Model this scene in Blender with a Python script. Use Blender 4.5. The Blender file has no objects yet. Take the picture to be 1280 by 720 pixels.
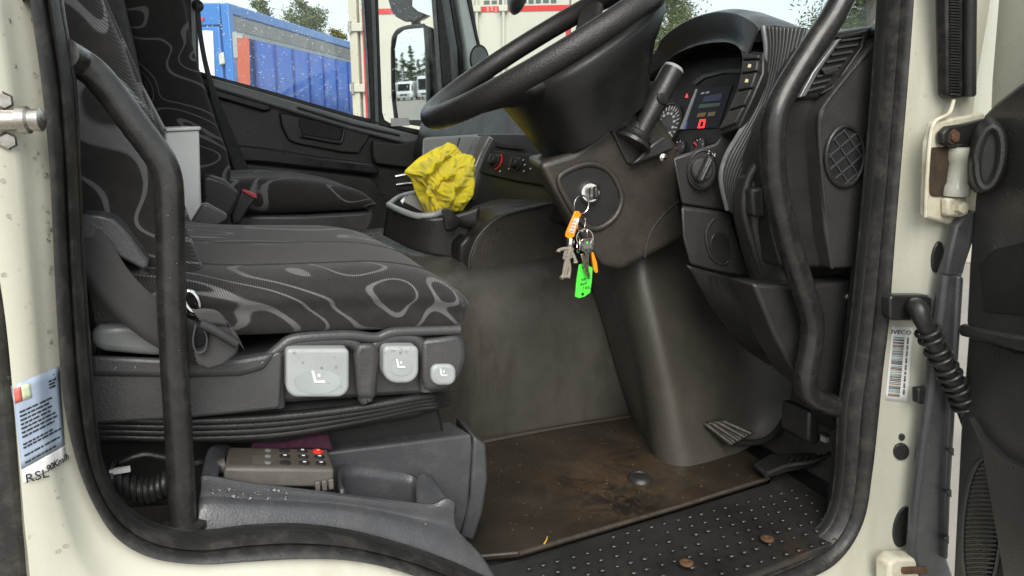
import bpy, bmesh, math, random
from mathutils import Vector as V, Matrix
R = math.radians
scene = bpy.context.scene
COL = scene.collection
rnd = random.Random(7)

# ------------------------------------------------------------------ camera, world, sun, exposure
CAM = V((0.0, -0.80, 0.68))
YAW, PITCH, FPX = R(24.0), R(12.7), 930.0
FW = V((math.sin(YAW)*math.cos(PITCH), math.cos(YAW)*math.cos(PITCH), -math.sin(PITCH)))
RT = V((math.cos(YAW), -math.sin(YAW), 0))
UP = RT.cross(FW)
cd = bpy.data.cameras.new('camera'); cam = bpy.data.objects.new('camera', cd); COL.objects.link(cam)
cam.matrix_world = Matrix(((RT.x, UP.x, -FW.x, CAM.x), (RT.y, UP.y, -FW.y, CAM.y), (RT.z, UP.z, -FW.z, CAM.z), (0, 0, 0, 1)))
cd.sensor_width = 36; cd.lens = FPX/1280*36; cd.clip_start = 0.02; cd.clip_end = 500
scene.camera = cam

SUN_EL, SUN_AZ = R(40), R(200)          # azimuth clockwise from +Y
w = bpy.data.worlds.new('World'); scene.world = w; w.use_nodes = True
nt = w.node_tree; nt.nodes.clear()
out = nt.nodes.new('ShaderNodeOutputWorld'); bg = nt.nodes.new('ShaderNodeBackground')
sky = nt.nodes.new('ShaderNodeTexSky'); sky.sky_type = 'NISHITA'; sky.sun_disc = False
sky.sun_elevation = SUN_EL; sky.sun_rotation = SUN_AZ; sky.air_density = 1.0; sky.dust_density = 2.0
tc = nt.nodes.new('ShaderNodeTexCoord'); mp = nt.nodes.new('ShaderNodeMapping'); mp.inputs['Scale'].default_value = (1, 1, 2.2)
ns = nt.nodes.new('ShaderNodeTexNoise'); ns.inputs['Scale'].default_value = 2.2; ns.inputs['Detail'].default_value = 6
ns.inputs['Roughness'].default_value = 0.55
rp = nt.nodes.new('ShaderNodeValToRGB'); rp.color_ramp.elements[0].position = 0.30; rp.color_ramp.elements[0].color = (0.62,)*3+(1,)
rp.color_ramp.elements[1].position = 0.62; rp.color_ramp.elements[1].color = (0.97,)*3+(1,)
mx = nt.nodes.new('ShaderNodeMix'); mx.data_type = 'RGBA'
mx.inputs['B'].default_value = (7.4, 7.8, 8.0, 1)
bg.inputs['Strength'].default_value = 0.065
nt.links.new(tc.outputs['Generated'], mp.inputs['Vector']); nt.links.new(mp.outputs[0], ns.inputs['Vector'])
nt.links.new(ns.outputs['Fac'], rp.inputs['Fac']); nt.links.new(rp.outputs['Color'], mx.inputs['Factor'])
nt.links.new(sky.outputs[0], mx.inputs['A']); nt.links.new(mx.outputs['Result'], bg.inputs['Color'])
nt.links.new(bg.outputs[0], out.inputs[0])

sd = bpy.data.lights.new('sun', 'SUN'); sun = bpy.data.objects.new('sun', sd); COL.objects.link(sun)
sd.energy = 1.5; sd.angle = R(45); sd.color = (1.0, 0.95, 0.88)
sdir = V((math.sin(SUN_AZ)*math.cos(SUN_EL), math.cos(SUN_AZ)*math.cos(SUN_EL), math.sin(SUN_EL)))
sun.rotation_euler = sdir.to_track_quat('Z', 'Y').to_euler(); sun.location = (-3, -6, 8)
vs = scene.view_settings; vs.view_transform = 'Standard'; vs.look = 'None'; vs.exposure = 1.42; vs.gamma = 1; vs.use_curve_mapping = False
scene.render.engine = 'CYCLES'
scene.cycles.use_denoising = True
scene.cycles.max_bounces = 8; scene.cycles.transparent_max_bounces = 16
scene.cycles.sample_clamp_indirect = 6

# ------------------------------------------------------------------ geometry helpers
def ray(px, py): return FW + RT*((px-640)/FPX) + UP*((360-py)/FPX)
def P(px, py, Y=None, X=None, Z=None):
    """survey helper: the point of the real plane X, Y or Z = const that was measured at photograph position px, py"""
    d = ray(px, py)
    if Y is not None: t = (Y-CAM.y)/d.y
    elif X is not None: t = (X-CAM.x)/d.x
    else: t = (Z-CAM.z)/d.z
    return CAM + d*t
def PP(px, py, p0, n):
    d = ray(px, py); return CAM + d*((p0-CAM).dot(n)/d.dot(n))
def lerp(a, b, t): return a+(b-a)*t
def crv(pts, n, closed=False):
    """Catmull-Rom resample of a list of vectors, n steps for each span"""
    o = []; m = len(pts)
    for i in range(m if closed else m-1):
        if closed: a, b, c, d = pts[(i-1) % m], pts[i], pts[(i+1) % m], pts[(i+2) % m]
        else: a, b, c, d = pts[max(i-1, 0)], pts[i], pts[i+1], pts[min(i+2, m-1)]
        for k in range(n):
            t = k/n
            o.append(0.5*((2*b)+(c-a)*t+(2*a-5*b+4*c-d)*t*t+(3*b-a-3*c+d)*t*t*t))
    if not closed: o.append(pts[-1].copy())
    return o
def thing(name, label, cat, loc=(0, 0, 0), group=None):
    o = bpy.data.objects.new(name, None); COL.objects.link(o); o.location = loc; o.empty_display_size = 0.05
    o['label'] = label; o['category'] = cat
    if group: o['group'] = group
    return o
def tag(o, label, cat, group=None, kind=None):
    if label: o['label'] = label
    if cat: o['category'] = cat
    if group: o['group'] = group
    if kind: o['kind'] = kind
    return o
def wloc(o):
    m = o.location.copy()
    return m
def wmat(o):
    m = Matrix.Translation(o.location)
    return m if o.parent is None else (wmat(o.parent) @ o.matrix_parent_inverse @ m)
def obj(name, vs_, fs, mat, parent=None, smooth=True, bevel=0, seg=2, sub=0, solid=0, angle=38, off=0):
    me = bpy.data.meshes.new(name); me.from_pydata([tuple(v) for v in vs_], [], fs); me.update()
    bm = bmesh.new(); bm.from_mesh(me); bmesh.ops.recalc_face_normals(bm, faces=bm.faces[:]); bm.to_mesh(me); bm.free()
    if mat: me.materials.append(mat)
    if smooth:
        me.shade_smooth()
        if not sub: me.set_sharp_from_angle(angle=R(angle))
    o = bpy.data.objects.new(name, me); COL.objects.link(o)
    if parent is not None:
        o.parent = parent; o.matrix_parent_inverse = wmat(parent).inverted()
    if solid: m = o.modifiers.new('solid', 'SOLIDIFY'); m.thickness = solid; m.offset = off
    if sub: m = o.modifiers.new('sub', 'SUBSURF'); m.levels = sub; m.render_levels = sub
    if bevel: m = o.modifiers.new('bevel', 'BEVEL'); m.width = bevel; m.segments = seg; m.limit_method = 'ANGLE'; m.angle_limit = R(35); m.harden_normals = False
    return o
def merge(parts):
    vs_, fs = [], []
    for v, f in parts:
        b = len(vs_); vs_ += v; fs += [tuple(i+b for i in q) for q in f]
    return vs_, fs
def g_prism(A, B):
    n = len(A); return list(A)+list(B), [tuple(range(n))[::-1], tuple(range(n, 2*n))]+[(i, (i+1) % n, n+(i+1) % n, n+i) for i in range(n)]
def prism2(name, A, B, mat, parent=None, **k): v, f = g_prism(A, B); return obj(name, v, f, mat, parent, **k)
def slab(name, pts, vec, mat, parent=None, **k): vec = V(vec); return prism2(name, pts, [p+vec for p in pts], mat, parent, **k)
def g_box(c, s, ax=None):
    c = V(c); ax = ax or (V((1, 0, 0)), V((0, 1, 0)), V((0, 0, 1))); h = [ax[i]*(s[i]/2) for i in range(3)]
    v = [c+h[0]*a+h[1]*b+h[2]*d for d in (-1, 1) for b in (-1, 1) for a in (-1, 1)]
    return v, [(0, 1, 3, 2), (4, 6, 7, 5), (0, 4, 5, 1), (2, 3, 7, 6), (0, 2, 6, 4), (1, 5, 7, 3)]
def box(name, c, s, mat, parent=None, ax=None, **k): v, f = g_box(c, s, ax); return obj(name, v, f, mat, parent, **k)
def g_tube(pts, r, n=14, closed=False, flat=None):
    m = len(pts); rr = r if isinstance(r, (list, tuple)) else [r]*m
    vs_, fs = [], []
    up = None
    for i, p in enumerate(pts):
        if closed: t = pts[(i+1) % m]-pts[i-1]
        else: t = pts[min(i+1, m-1)]-pts[max(i-1, 0)]
        t.normalize()
        if up is None:
            up = V((0, 0, 1)) if abs(t.z) < 0.9 else V((1, 0, 0))
        a = up - t*up.dot(t); a.normalize(); up = a; b = t.cross(a)
        for k in range(n):
            q = 2*math.pi*k/n; vs_.append(p+(a*math.cos(q)+b*math.sin(q)*(flat or 1))*rr[i])
    for i in range(m if closed else m-1):
        j = (i+1) % m
        for k in range(n): fs.append((i*n+k, i*n+(k+1) % n, j*n+(k+1) % n, j*n+k))
    if not closed: fs += [tuple(range(n))[::-1], tuple(range((m-1)*n, m*n))]
    return vs_, fs
def tube(name, pts, r, mat, parent=None, n=14, sm=6, closed=False, flat=None, **k):
    if sm > 1:
        if isinstance(r, (list, tuple)):
            q = crv([V((p.x, p.y, p.z, rr)) for p, rr in zip(pts, r)], sm, closed); pts = [v.to_3d() for v in q]; r = [v.w for v in q]
        else: pts = crv(pts, sm, closed)
    v, f = g_tube(pts, r, n, closed, flat); return obj(name, v, f, mat, parent, **k)
def basis(axis, xd=None):
    a = V(axis).normalized(); x = V(xd) if xd is not None else (V((0, 0, 1)) if abs(a.z) < 0.9 else V((1, 0, 0)))
    x = (x-a*x.dot(a)).normalized(); return x, a.cross(x), a
def g_lathe(prof, o, axis, n=24, sx=1, sy=1, xd=None):
    x, y, a = basis(axis, xd); o = V(o); vs_, fs = [], []
    for r, h in prof:
        for k in range(n):
            q = 2*math.pi*k/n; vs_.append(o+a*h+x*(math.cos(q)*r*sx)+y*(math.sin(q)*r*sy))
    for i in range(len(prof)-1):
        for k in range(n): fs.append((i*n+k, i*n+(k+1) % n, (i+1)*n+(k+1) % n, (i+1)*n+k))
    if prof[0][0] > 1e-6: fs.append(tuple(range(n))[::-1])
    if prof[-1][0] > 1e-6: fs.append(tuple(range((len(prof)-1)*n, len(prof)*n)))
    return vs_, fs
def lathe(name, prof, o, axis, mat, parent=None, n=24, sx=1, sy=1, xd=None, **k):
    v, f = g_lathe(prof, o, axis, n, sx, sy, xd); return obj(name, v, f, mat, parent, **k)
def g_sheet(rows, nu=6, nv=6):
    rr = [crv(r, nu) for r in rows]; m = len(rr[0])
    cols = [crv([rr[j][i] for j in range(len(rr))], nv) for i in range(m)]; h = len(cols[0])
    vs_ = [cols[i][j] for i in range(m) for j in range(h)]
    return vs_, [(i*h+j, (i+1)*h+j, (i+1)*h+j+1, i*h+j+1) for i in range(m-1) for j in range(h-1)]
def sheet(name, rows, mat, parent=None, nu=6, nv=6, **k): v, f = g_sheet(rows, nu, nv); return obj(name, v, f, mat, parent, **k)
def g_loft(secs, cap=True, closed=False):
    n = len(secs[0]); vs_ = [p for s in secs for p in s]; m = len(secs); fs = []
    for i in range(m if closed else m-1):
        j = (i+1) % m
        for k in range(n): fs.append((i*n+k, i*n+(k+1) % n, j*n+(k+1) % n, j*n+k))
    if cap and not closed: fs += [tuple(range(n))[::-1], tuple(range((m-1)*n, m*n))]
    return vs_, fs
def loft(name, secs, mat, parent=None, cap=True, closed=False, **k): v, f = g_loft(secs, cap, closed); return obj(name, v, f, mat, parent, **k)
class Frame:
    """local plane: origin, u, v (unit), n = u x v"""
    def __init__(s, o, u, v): s.o = V(o); s.u = V(u).normalized(); v = V(v); s.v = (v-s.u*v.dot(s.u)).normalized(); s.n = s.u.cross(s.v)
    def __call__(s, a, b, c=0): return s.o+s.u*a+s.v*b+s.n*c
    def px(s, x, y, c=0): return PP(x, y, s.o+s.n*c, s.n)
    def poly(s, pts, c=0): return [s.px(x, y, c) for x, y in pts]
    def slab(s, name, pts, c0, c1, mat, parent=None, **k): A = s.poly(pts, 0); return prism2(name, [p+s.n*c0 for p in A], [p+s.n*c1 for p in A], mat, parent, **k)
def text(name, body, o, xd, yd, size, mat, parent, ext=0.0003, shear=0, align='CENTER', sx=1.0):
    cu = bpy.data.curves.new(name, 'FONT'); cu.body = body; cu.size = size; cu.extrude = ext; cu.shear = shear
    cu.align_x = align; cu.align_y = 'CENTER'; cu.resolution_u = 3
    t = bpy.data.objects.new(name+'_curve', cu); COL.objects.link(t)
    bpy.context.view_layer.update()
    me = bpy.data.meshes.new_from_object(t.evaluated_get(bpy.context.evaluated_depsgraph_get())); bpy.data.objects.remove(t)
    x = V(xd).normalized(); y = V(yd); y = (y-x*y.dot(x)).normalized(); z = x.cross(y); o = V(o)
    me.transform(Matrix(((x.x*sx, y.x, z.x, o.x), (x.y*sx, y.y, z.y, o.y), (x.z*sx, y.z, z.z, o.z), (0, 0, 0, 1))))
    me.materials.clear(); me.materials.append(mat); me.name = name
    ob = bpy.data.objects.new(name, me); COL.objects.link(ob); ob.parent = parent; ob.matrix_parent_inverse = wmat(parent).inverted()
    return ob
def rpoly(cx, cy, hw, hh, r, n=5):
    """rounded rectangle, list of (x, y)"""
    o = []
    for sx, sy, a0 in ((1, 1, 0), (-1, 1, 90), (-1, -1, 180), (1, -1, 270)):
        for k in range(n+1):
            a = R(a0+90*k/n); o.append((cx+sx*(hw-r)+r*math.cos(a), cy+sy*(hh-r)+r*math.sin(a)))
    return o
def ell(cx, cy, a, b, n=24, rot=0):
    c, s = math.cos(R(rot)), math.sin(R(rot))
    return [(cx+a*math.cos(2*math.pi*k/n)*c-b*math.sin(2*math.pi*k/n)*s, cy+a*math.cos(2*math.pi*k/n)*s+b*math.sin(2*math.pi*k/n)*c) for k in range(n)]
def droplets(name, spots, mat, parent, lo, hi, flat=0.5, rn=rnd):
    """spots: (point, normal)"""
    parts = []
    for p, n in spots:
        r = lo+(hi-lo)*rn.random()**2.2
        parts.append(g_lathe([(r, 0), (r*0.86, r*flat*0.5), (r*0.5, r*flat*0.87), (0.0, r*flat)], p, n, 8, rn.uniform(.8, 1.15), 1))
    v, f = merge(parts); o = obj(name, v, f, mat, parent, angle=80); o['kind'] = 'stuff'; return o

# ------------------------------------------------------------------ materials
def nodes(name):
    m = bpy.data.materials.new(name); m.use_nodes = True; t = m.node_tree; return m, t, t.nodes['Principled BSDF']
def nnoise(t, scale, detail=4, rough=.55, vec=None, dist=0):
    n = t.nodes.new('ShaderNodeTexNoise'); n.inputs['Scale'].default_value = scale; n.inputs['Detail'].default_value = detail
    n.inputs['Roughness'].default_value = rough; n.inputs['Distortion'].default_value = dist
    if vec is None: vec = t.nodes.new('ShaderNodeTexCoord').outputs['Object']
    t.links.new(vec, n.inputs['Vector']); return n.outputs['Fac']
def nramp(t, fac, stops):
    r = t.nodes.new('ShaderNodeValToRGB'); e = r.color_ramp.elements
    while len(e) < len(stops): e.new(0.5)
    for el, (p, c) in zip(e, stops): el.position = p; el.color = tuple(c)+(1,) if hasattr(c, '__len__') else (c, c, c, 1)
    t.links.new(fac, r.inputs['Fac']); return r.outputs['Color']
def nmix(t, fac, a, b):
    m = t.nodes.new('ShaderNodeMix'); m.data_type = 'RGBA'
    for k, s in (('Factor', fac), ('A', a), ('B', b)):
        if hasattr(s, 'is_linked'): t.links.new(s, m.inputs[k])
        else: m.inputs[k].default_value = s if k == 'Factor' else tuple(s)+(1,)
    return m.outputs['Result']
def nmath(t, op, a, b=None):
    m = t.nodes.new('ShaderNodeMath'); m.operation = op
    for i, s in enumerate((a, b)):
        if s is None: continue
        if hasattr(s, 'is_linked'): t.links.new(s, m.inputs[i])
        else: m.inputs[i].default_value = s
    return m.outputs[0]
def nbump(t, b, h, strength, dist=0.001, prev=None):
    n = t.nodes.new('ShaderNodeBump'); n.inputs['Strength'].default_value = strength; n.inputs['Distance'].default_value = dist
    t.links.new(h, n.inputs['Height'])
    if prev is not None: t.links.new(prev, n.inputs['Normal'])
    t.links.new(n.outputs[0], b.inputs['Normal']); return n.outputs[0]
def M(name, c, rough=.5, c2=None, ns=9, bump=0, bs=500, metal=0, coat=0, rvar=.12, spec=.5, lo=.35, hi=.7, bd=.001, dust=None, dust_amt=.25, streak=0):
    m, t, b = nodes(name)
    b.inputs['Metallic'].default_value = metal; b.inputs['Coat Weight'].default_value = coat; b.inputs['Coat Roughness'].default_value = .12
    b.inputs['Specular IOR Level'].default_value = spec
    f = nnoise(t, ns, 7, .62)
    col = nramp(t, f, [(lo, c), (hi, c2 or tuple(x*.78 for x in c))])
    if dust:
        vec_ = None
        if streak:
            mp1 = t.nodes.new('ShaderNodeMapping'); mp1.inputs['Scale'].default_value = (1, 1, streak); t.links.new(t.nodes.new('ShaderNodeTexCoord').outputs['Object'], mp1.inputs['Vector']); vec_ = mp1.outputs[0]
        g = nnoise(t, ns*2.7, 9, .7, vec_)
        col = nmix(t, nramp(t, g, [(.48, 0), (.75, dust_amt)]), col, dust)
    t.links.new(col, b.inputs['Base Color'])
    g = nnoise(t, ns*3.1, 5, .6)
    t.links.new(nramp(t, g, [(.3, max(.03, rough-rvar)), (.7, min(1, rough+rvar))]), b.inputs['Roughness'])
    if bump: nbump(t, b, nnoise(t, bs, 3, .6), bump, bd)
    return m
def flatm(name, c, rough=.5, metal=0, emit=0):
    m, t, b = nodes(name); b.inputs['Base Color'].default_value = tuple(c)+(1,); b.inputs['Roughness'].default_value = rough; b.inputs['Metallic'].default_value = metal
    if emit: b.inputs['Emission Color'].default_value = tuple(c)+(1,); b.inputs['Emission Strength'].default_value = emit
    return m

WHITE = M('cream_paint', (.52, .515, .432), .28, (.48, .48, .40), 5, .03, 60, coat=.4, dust=(.30, .25, .16), dust_amt=.30, rvar=.10, streak=.13)
WHITE2 = M('grimy_cream_paint', (.70, .68, .55), .42, (.60, .56, .42), 14, .08, 120, dust=(.28, .19, .10), dust_amt=.55)
RUBBER = M('seal_rubber', (.016, .016, .0155), .42, (.026, .025, .024), 14, .5, 180, dust=(.11, .10, .085), dust_amt=.5)
BLACK = M('black_plastic', (.018, .018, .018), .34, (.026, .026, .0255), 7, .55, 300, dust=(.05, .046, .038), dust_amt=.22)
GRAIN = M('grained_plastic', (.030, .0295, .029), .36, (.041, .040, .039), 6, .8, 280, dust=(.065, .059, .048), dust_amt=.28)
COLUMN = M('column_plastic', (.034, .030, .026), .36, (.048, .042, .036), 9, .8, 280, dust=(.085, .07, .055), dust_amt=.32)
GREYP = M('slate_plastic', (.050, .052, .057), .33, (.066, .068, .073), 8, .6, 300, dust=(.17, .16, .15), dust_amt=.3)
BASEP = M('seat_shroud_plastic', (.044, .0445, .0465), .35, (.060, .0605, .063), 8, .6, 320, dust=(.12, .115, .105), dust_amt=.3)
BARM = M('black_powder_coat', (.012, .012, .012), .30, (.020, .019, .018), 18, .18, 350, coat=.15, dust=(.08, .075, .065), dust_amt=.3)
LGREY = M('light_grey_plastic', (.34, .365, .36), .36, (.29, .31, .31), 20, .12, 500)
MGREY = M('mid_grey_plastic', (.17, .185, .185), .34, (.21, .22, .22), 10, .2, 500)
PALE = M('pale_grey_trim', (.66, .70, .68), .45, (.60, .64, .62), 6, .1, 400)
DARK = M('deep_black', (.010, .010, .010), .6, (.016, .016, .015), 9)
STEEL = M('worn_steel', (.55, .53, .49), .32, (.36, .33, .29), 60, .3, 200, metal=1)
CHROME = flatm('nickel', (.72, .70, .66), .18, 1)
ALU = M('aluminium', (.62, .65, .64), .42, (.55, .58, .57), 12, .05, 90, metal=.35)
RUST = M('rusty_steel', (.12, .055, .025), .8, (.05, .03, .018), 90, .6, 300)
GLOVE = M('leather_rim', (.017, .016, .0155), .33, (.024, .0225, .021), 9, .8, 420, bd=.0014)
SILV = M('satin_silver', (.33, .34, .35), .30, (.28, .29, .30), 12, metal=.6)
YELLOW = None
RED = flatm('red_plastic', (.75, .03, .02), .4)
ORANGE = M('orange_plastic', (.90, .30, .01), .3, (.85, .26, .01), 30)
GREEN = M('green_plastic', (.10, .78, .07), .35, (.08, .72, .06), 30)
INK = flatm('ink', (.012, .012, .016), .6)
PAPER = M('paper', (.78, .78, .76), .6, (.72, .72, .70), 30)
WMARK = flatm('white_print', (.75, .75, .72), .5)

def make_fabric(name, plain=None):
    m, t, b = nodes(name); oc = t.nodes.new('ShaderNodeTexCoord').outputs['Object']
    sep = t.nodes.new('ShaderNodeSeparateXYZ'); t.links.new(oc, sep.inputs[0])
    # contour swirls woven in grey
    mp_ = t.nodes.new('ShaderNodeMapping'); mp_.inputs['Scale'].default_value = (1.0, 1.25, 1.35); mp_.inputs['Location'].default_value = (.37, .21, .63)
    t.links.new(oc, mp_.inputs['Vector'])
    n = nnoise(t, 5.2, 0, .4, mp_.outputs[0], .8)
    k = nmath(t, 'FRACT', nmath(t, 'MULTIPLY', n, 7.0))
    d = nmath(t, 'ABSOLUTE', nmath(t, 'SUBTRACT', k, .5))
    line = nramp(t, d, [(.058, 1), (.088, 0)])
    m2 = nnoise(t, 3.1, 1, .4, oc)
    gate = nramp(t, m2, [(.22, 0), (.28, 1)])
    line = nmath(t, 'MULTIPLY', line, gate)
    # diagonal weave
    wv = t.nodes.new('ShaderNodeTexWave'); wv.inputs['Scale'].default_value = 165; wv.inputs['Distortion'].default_value = .4; wv.inputs['Detail'].default_value = 1
    rot = t.nodes.new('ShaderNodeMapping'); rot.inputs['Rotation'].default_value = (0, R(38), R(20)); t.links.new(oc, rot.inputs['Vector']); t.links.new(rot.outputs[0], wv.inputs['Vector'])
    base = nmix(t, wv.outputs['Fac'], (.010, .0096, .0096), (.031, .0285, .0278))
    sw = nmix(t, wv.outputs['Fac'], (.070, .070, .071), (.17, .168, .17))
    col = nmix(t, line, base, sw)
    if plain:
        y0, y1 = plain
        a = nramp(t, nmath(t, 'MULTIPLY', nmath(t, 'SUBTRACT', sep.outputs['Y'], y0), 60), [(0.0, 0), (1, 1)])
        c = nramp(t, nmath(t, 'MULTIPLY', nmath(t, 'SUBTRACT', y1, sep.outputs['Y']), 60), [(0.0, 0), (1, 1)])
        col = nmix(t, nmath(t, 'MULTIPLY', a, c), col, (.026, .0228, .0218))
    fz = nnoise(t, 55, 6, .7, oc)
    col = nmix(t, nramp(t, fz, [(.45, 0), (.8, .25)]), col, (.06, .055, .05))
    t.links.new(col, b.inputs['Base Color']); b.inputs['Roughness'].default_value = .85
    b.inputs['Sheen Weight'].default_value = .12; b.inputs['Sheen Roughness'].default_value = .5; b.inputs['Specular IOR Level'].default_value = .25
    nbump(t, b, wv.outputs['Fac'], .35, .0012)
    return m
FABRIC = make_fabric('swirl_fabric')
FABRIC_C = make_fabric('swirl_fabric_plain_centre', (.19, .335))
PLAINF = M('charcoal_cloth', (.022, .021, .021), .9, (.032, .030, .029), 20, .5, 900)
def make_web():
    m, t, b = nodes('belt_webbing'); oc = t.nodes.new('ShaderNodeTexCoord').outputs['Object']
    wv = t.nodes.new('ShaderNodeTexWave'); wv.inputs['Scale'].default_value = 280; wv.bands_direction = 'DIAGONAL'; t.links.new(oc, wv.inputs['Vector'])
    t.links.new(nmix(t, wv.outputs['Fac'], (.030, .029, .030), (.062, .060, .061)), b.inputs['Base Color']); b.inputs['Roughness'].default_value = .7
    nbump(t, b, wv.outputs['Fac'], .5, .001); return m
WEB = make_web()
def make_mat():
    m, t, b = nodes('muddy_rubber'); oc = t.nodes.new('ShaderNodeTexCoord').outputs['Object']
    col = nramp(t, nnoise(t, 7, 9, .62, oc), [(.30, (.016, .0125, .0088)), (.52, (.028, .0215, .0145)), (.72, (.046, .035, .023))])
    col = nmix(t, nramp(t, nnoise(t, 3.3, 4, .6, oc, .4), [(.60, 0), (.75, .35)]), col, (.065, .040, .020))
    col = nmix(t, nramp(t, nnoise(t, 6.0, 7, .7, oc, 1.6), [(.60, 0), (.67, .85)]), col, (.010, .009, .008))
    col = nmix(t, nramp(t, nnoise(t, 160, 4, .7, oc), [(.66, 0), (.78, .4)]), col, (.10, .07, .04))
    def blot(cx, cy, r, c, amt, sc, lo, hi, colr):
        vd = t.nodes.new('ShaderNodeVectorMath'); vd.operation = 'DISTANCE'; t.links.new(oc, vd.inputs[0]); vd.inputs[1].default_value = (cx, cy, .012)
        near_ = nramp(t, nmath(t, 'DIVIDE', vd.outputs['Value'], r), [(.15, 1), (1, 0)])
        return nmix(t, nmath(t, 'MULTIPLY', near_, nramp(t, nnoise(t, sc, 8, .7, oc, 1.2), [(lo, 0), (hi, amt)])), colr, c)
    col = blot(.70, .285, .20, (.085, .050, .025), .6, 14, .42, .58, col)
    col = blot(.67, .235, .11, (.008, .007, .006), 1.0, 22, .48, .54, col)
    t.links.new(col, b.inputs['Base Color'])
    t.links.new(nramp(t, nnoise(t, 9, 6, .6, oc), [(.35, .30), (.65, .62)]), b.inputs['Roughness'])
    nbump(t, b, nnoise(t, 240, 6, .7, oc), .5, .0015); return m
MATM = make_mat()
def make_tunnel():
    m, t, b = nodes('dusty_tunnel_rubber'); oc = t.nodes.new('ShaderNodeTexCoord').outputs['Object']
    col = nramp(t, nnoise(t, 4.2, 8, .6, oc), [(.25, (.040, .037, .032)), (.5, (.064, .060, .052)), (.75, (.105, .098, .084))])
    col = nmix(t, nramp(t, nnoise(t, 5.2, 6, .65, oc, 1.0), [(.56, 0), (.75, .6)]), col, (.036, .032, .026))
    col = nmix(t, nramp(t, nnoise(t, 60, 7, .75, oc), [(.60, 0), (.80, .35)]), col, (.13, .11, .08))
    mp_ = t.nodes.new('ShaderNodeMapping'); mp_.inputs['Scale'].default_value = (1, 1, .16); t.links.new(oc, mp_.inputs['Vector'])
    col = nmix(t, nramp(t, nnoise(t, 26, 7, .7, mp_.outputs[0], .4), [(.50, 0), (.68, .6)]), col, (.035, .030, .024))
    t.links.new(col, b.inputs['Base Color'])
    t.links.new(nramp(t, nnoise(t, 11, 5, .6, oc), [(.35, .20), (.65, .40)]), b.inputs['Roughness'])
    nbump(t, b, nnoise(t, 420, 5, .7, oc), .45, .0012); return m
TUNNEL = make_tunnel()
def make_plate():
    m, t, b = nodes('worn_tread_rubber'); oc = t.nodes.new('ShaderNodeTexCoord').outputs['Object']
    col = nramp(t, nnoise(t, 9, 8, .65, oc), [(.3, (.014, .014, .014)), (.6, (.027, .026, .024)), (.8, (.050, .045, .038))])
    col = nmix(t, nramp(t, nnoise(t, 6.3, 6, .7, oc, .5), [(.62, 0), (.76, .4)]), col, (.085, .042, .020))
    t.links.new(col, b.inputs['Base Color']); b.inputs['Roughness'].default_value = .30
    nbump(t, b, nnoise(t, 300, 4, .7, oc), .3, .001); return m
PLATE = make_plate()
def make_glass(name, tint=(.93, .96, .95)):
    m, t, b = nodes(name); t.nodes.remove(b); o = t.nodes['Material Output']
    tr = t.nodes.new('ShaderNodeBsdfTransparent'); tr.inputs[0].default_value = tint+(1,)
    gl = t.nodes.new('ShaderNodeBsdfGlossy'); gl.inputs['Roughness'].default_value = .02
    lw_ = t.nodes.new('ShaderNodeLayerWeight'); lw_.inputs['Blend'].default_value = .5; fr = nmath(t, 'ADD', nmath(t, 'MULTIPLY', nmath(t, 'POWER', lw_.outputs['Facing'], 5.0), .8), .035)
    mxs = t.nodes.new('ShaderNodeMixShader'); t.links.new(fr, mxs.inputs[0]); t.links.new(tr.outputs[0], mxs.inputs[1]); t.links.new(gl.outputs[0], mxs.inputs[2])
    t.links.new(mxs.outputs[0], o.inputs['Surface']); return m
GLASS = make_glass('window_glass')
m, t, b = nodes('water'); b.inputs['Base Color'].default_value = (1, 1, 1, 1); b.inputs['Roughness'].default_value = .02; b.inputs['IOR'].default_value = 1.33; b.inputs['Transmission Weight'].default_value = 1.0
WATER = m
MIRROR = flatm('mirror_glass', (.86, .90, .90), .015, 1)
SCREEN = flatm('dead_screen', (.006, .007, .013), .35); SCREEN.node_tree.nodes['Principled BSDF'].inputs['Specular IOR Level'].default_value = .2
def make_towel():
    m, t, b = nodes('yellow_microfibre'); oc = t.nodes.new('ShaderNodeTexCoord').outputs['Object']
    col = nramp(t, nnoise(t, 22, 6, .6, oc), [(.35, (.96, .83, .012)), (.65, (.95, .79, .014)), (.85, (.86, .66, .018))])
    t.links.new(col, b.inputs['Base Color']); b.inputs['Roughness'].default_value = .95; b.inputs['Sheen Weight'].default_value = .3
    nbump(t, b, nnoise(t, 420, 5, .8, oc), 1.0, .003); return m
TOWEL = make_towel()
from mathutils.bvhtree import BVHTree

# ================================================================== the place: yard ground
GZ = -1.20
gv = [(-150, -150, GZ), (150, -150, GZ), (150, 150, GZ), (-150, 150, GZ)]
g = obj('ground', gv, [(0, 1, 2, 3)], M('damp_gravel', (.20, .185, .16), .7, (.27, .25, .215), .8, .4, 60, bd=.01), None, smooth=False)
g['kind'] = 'structure'

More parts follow.
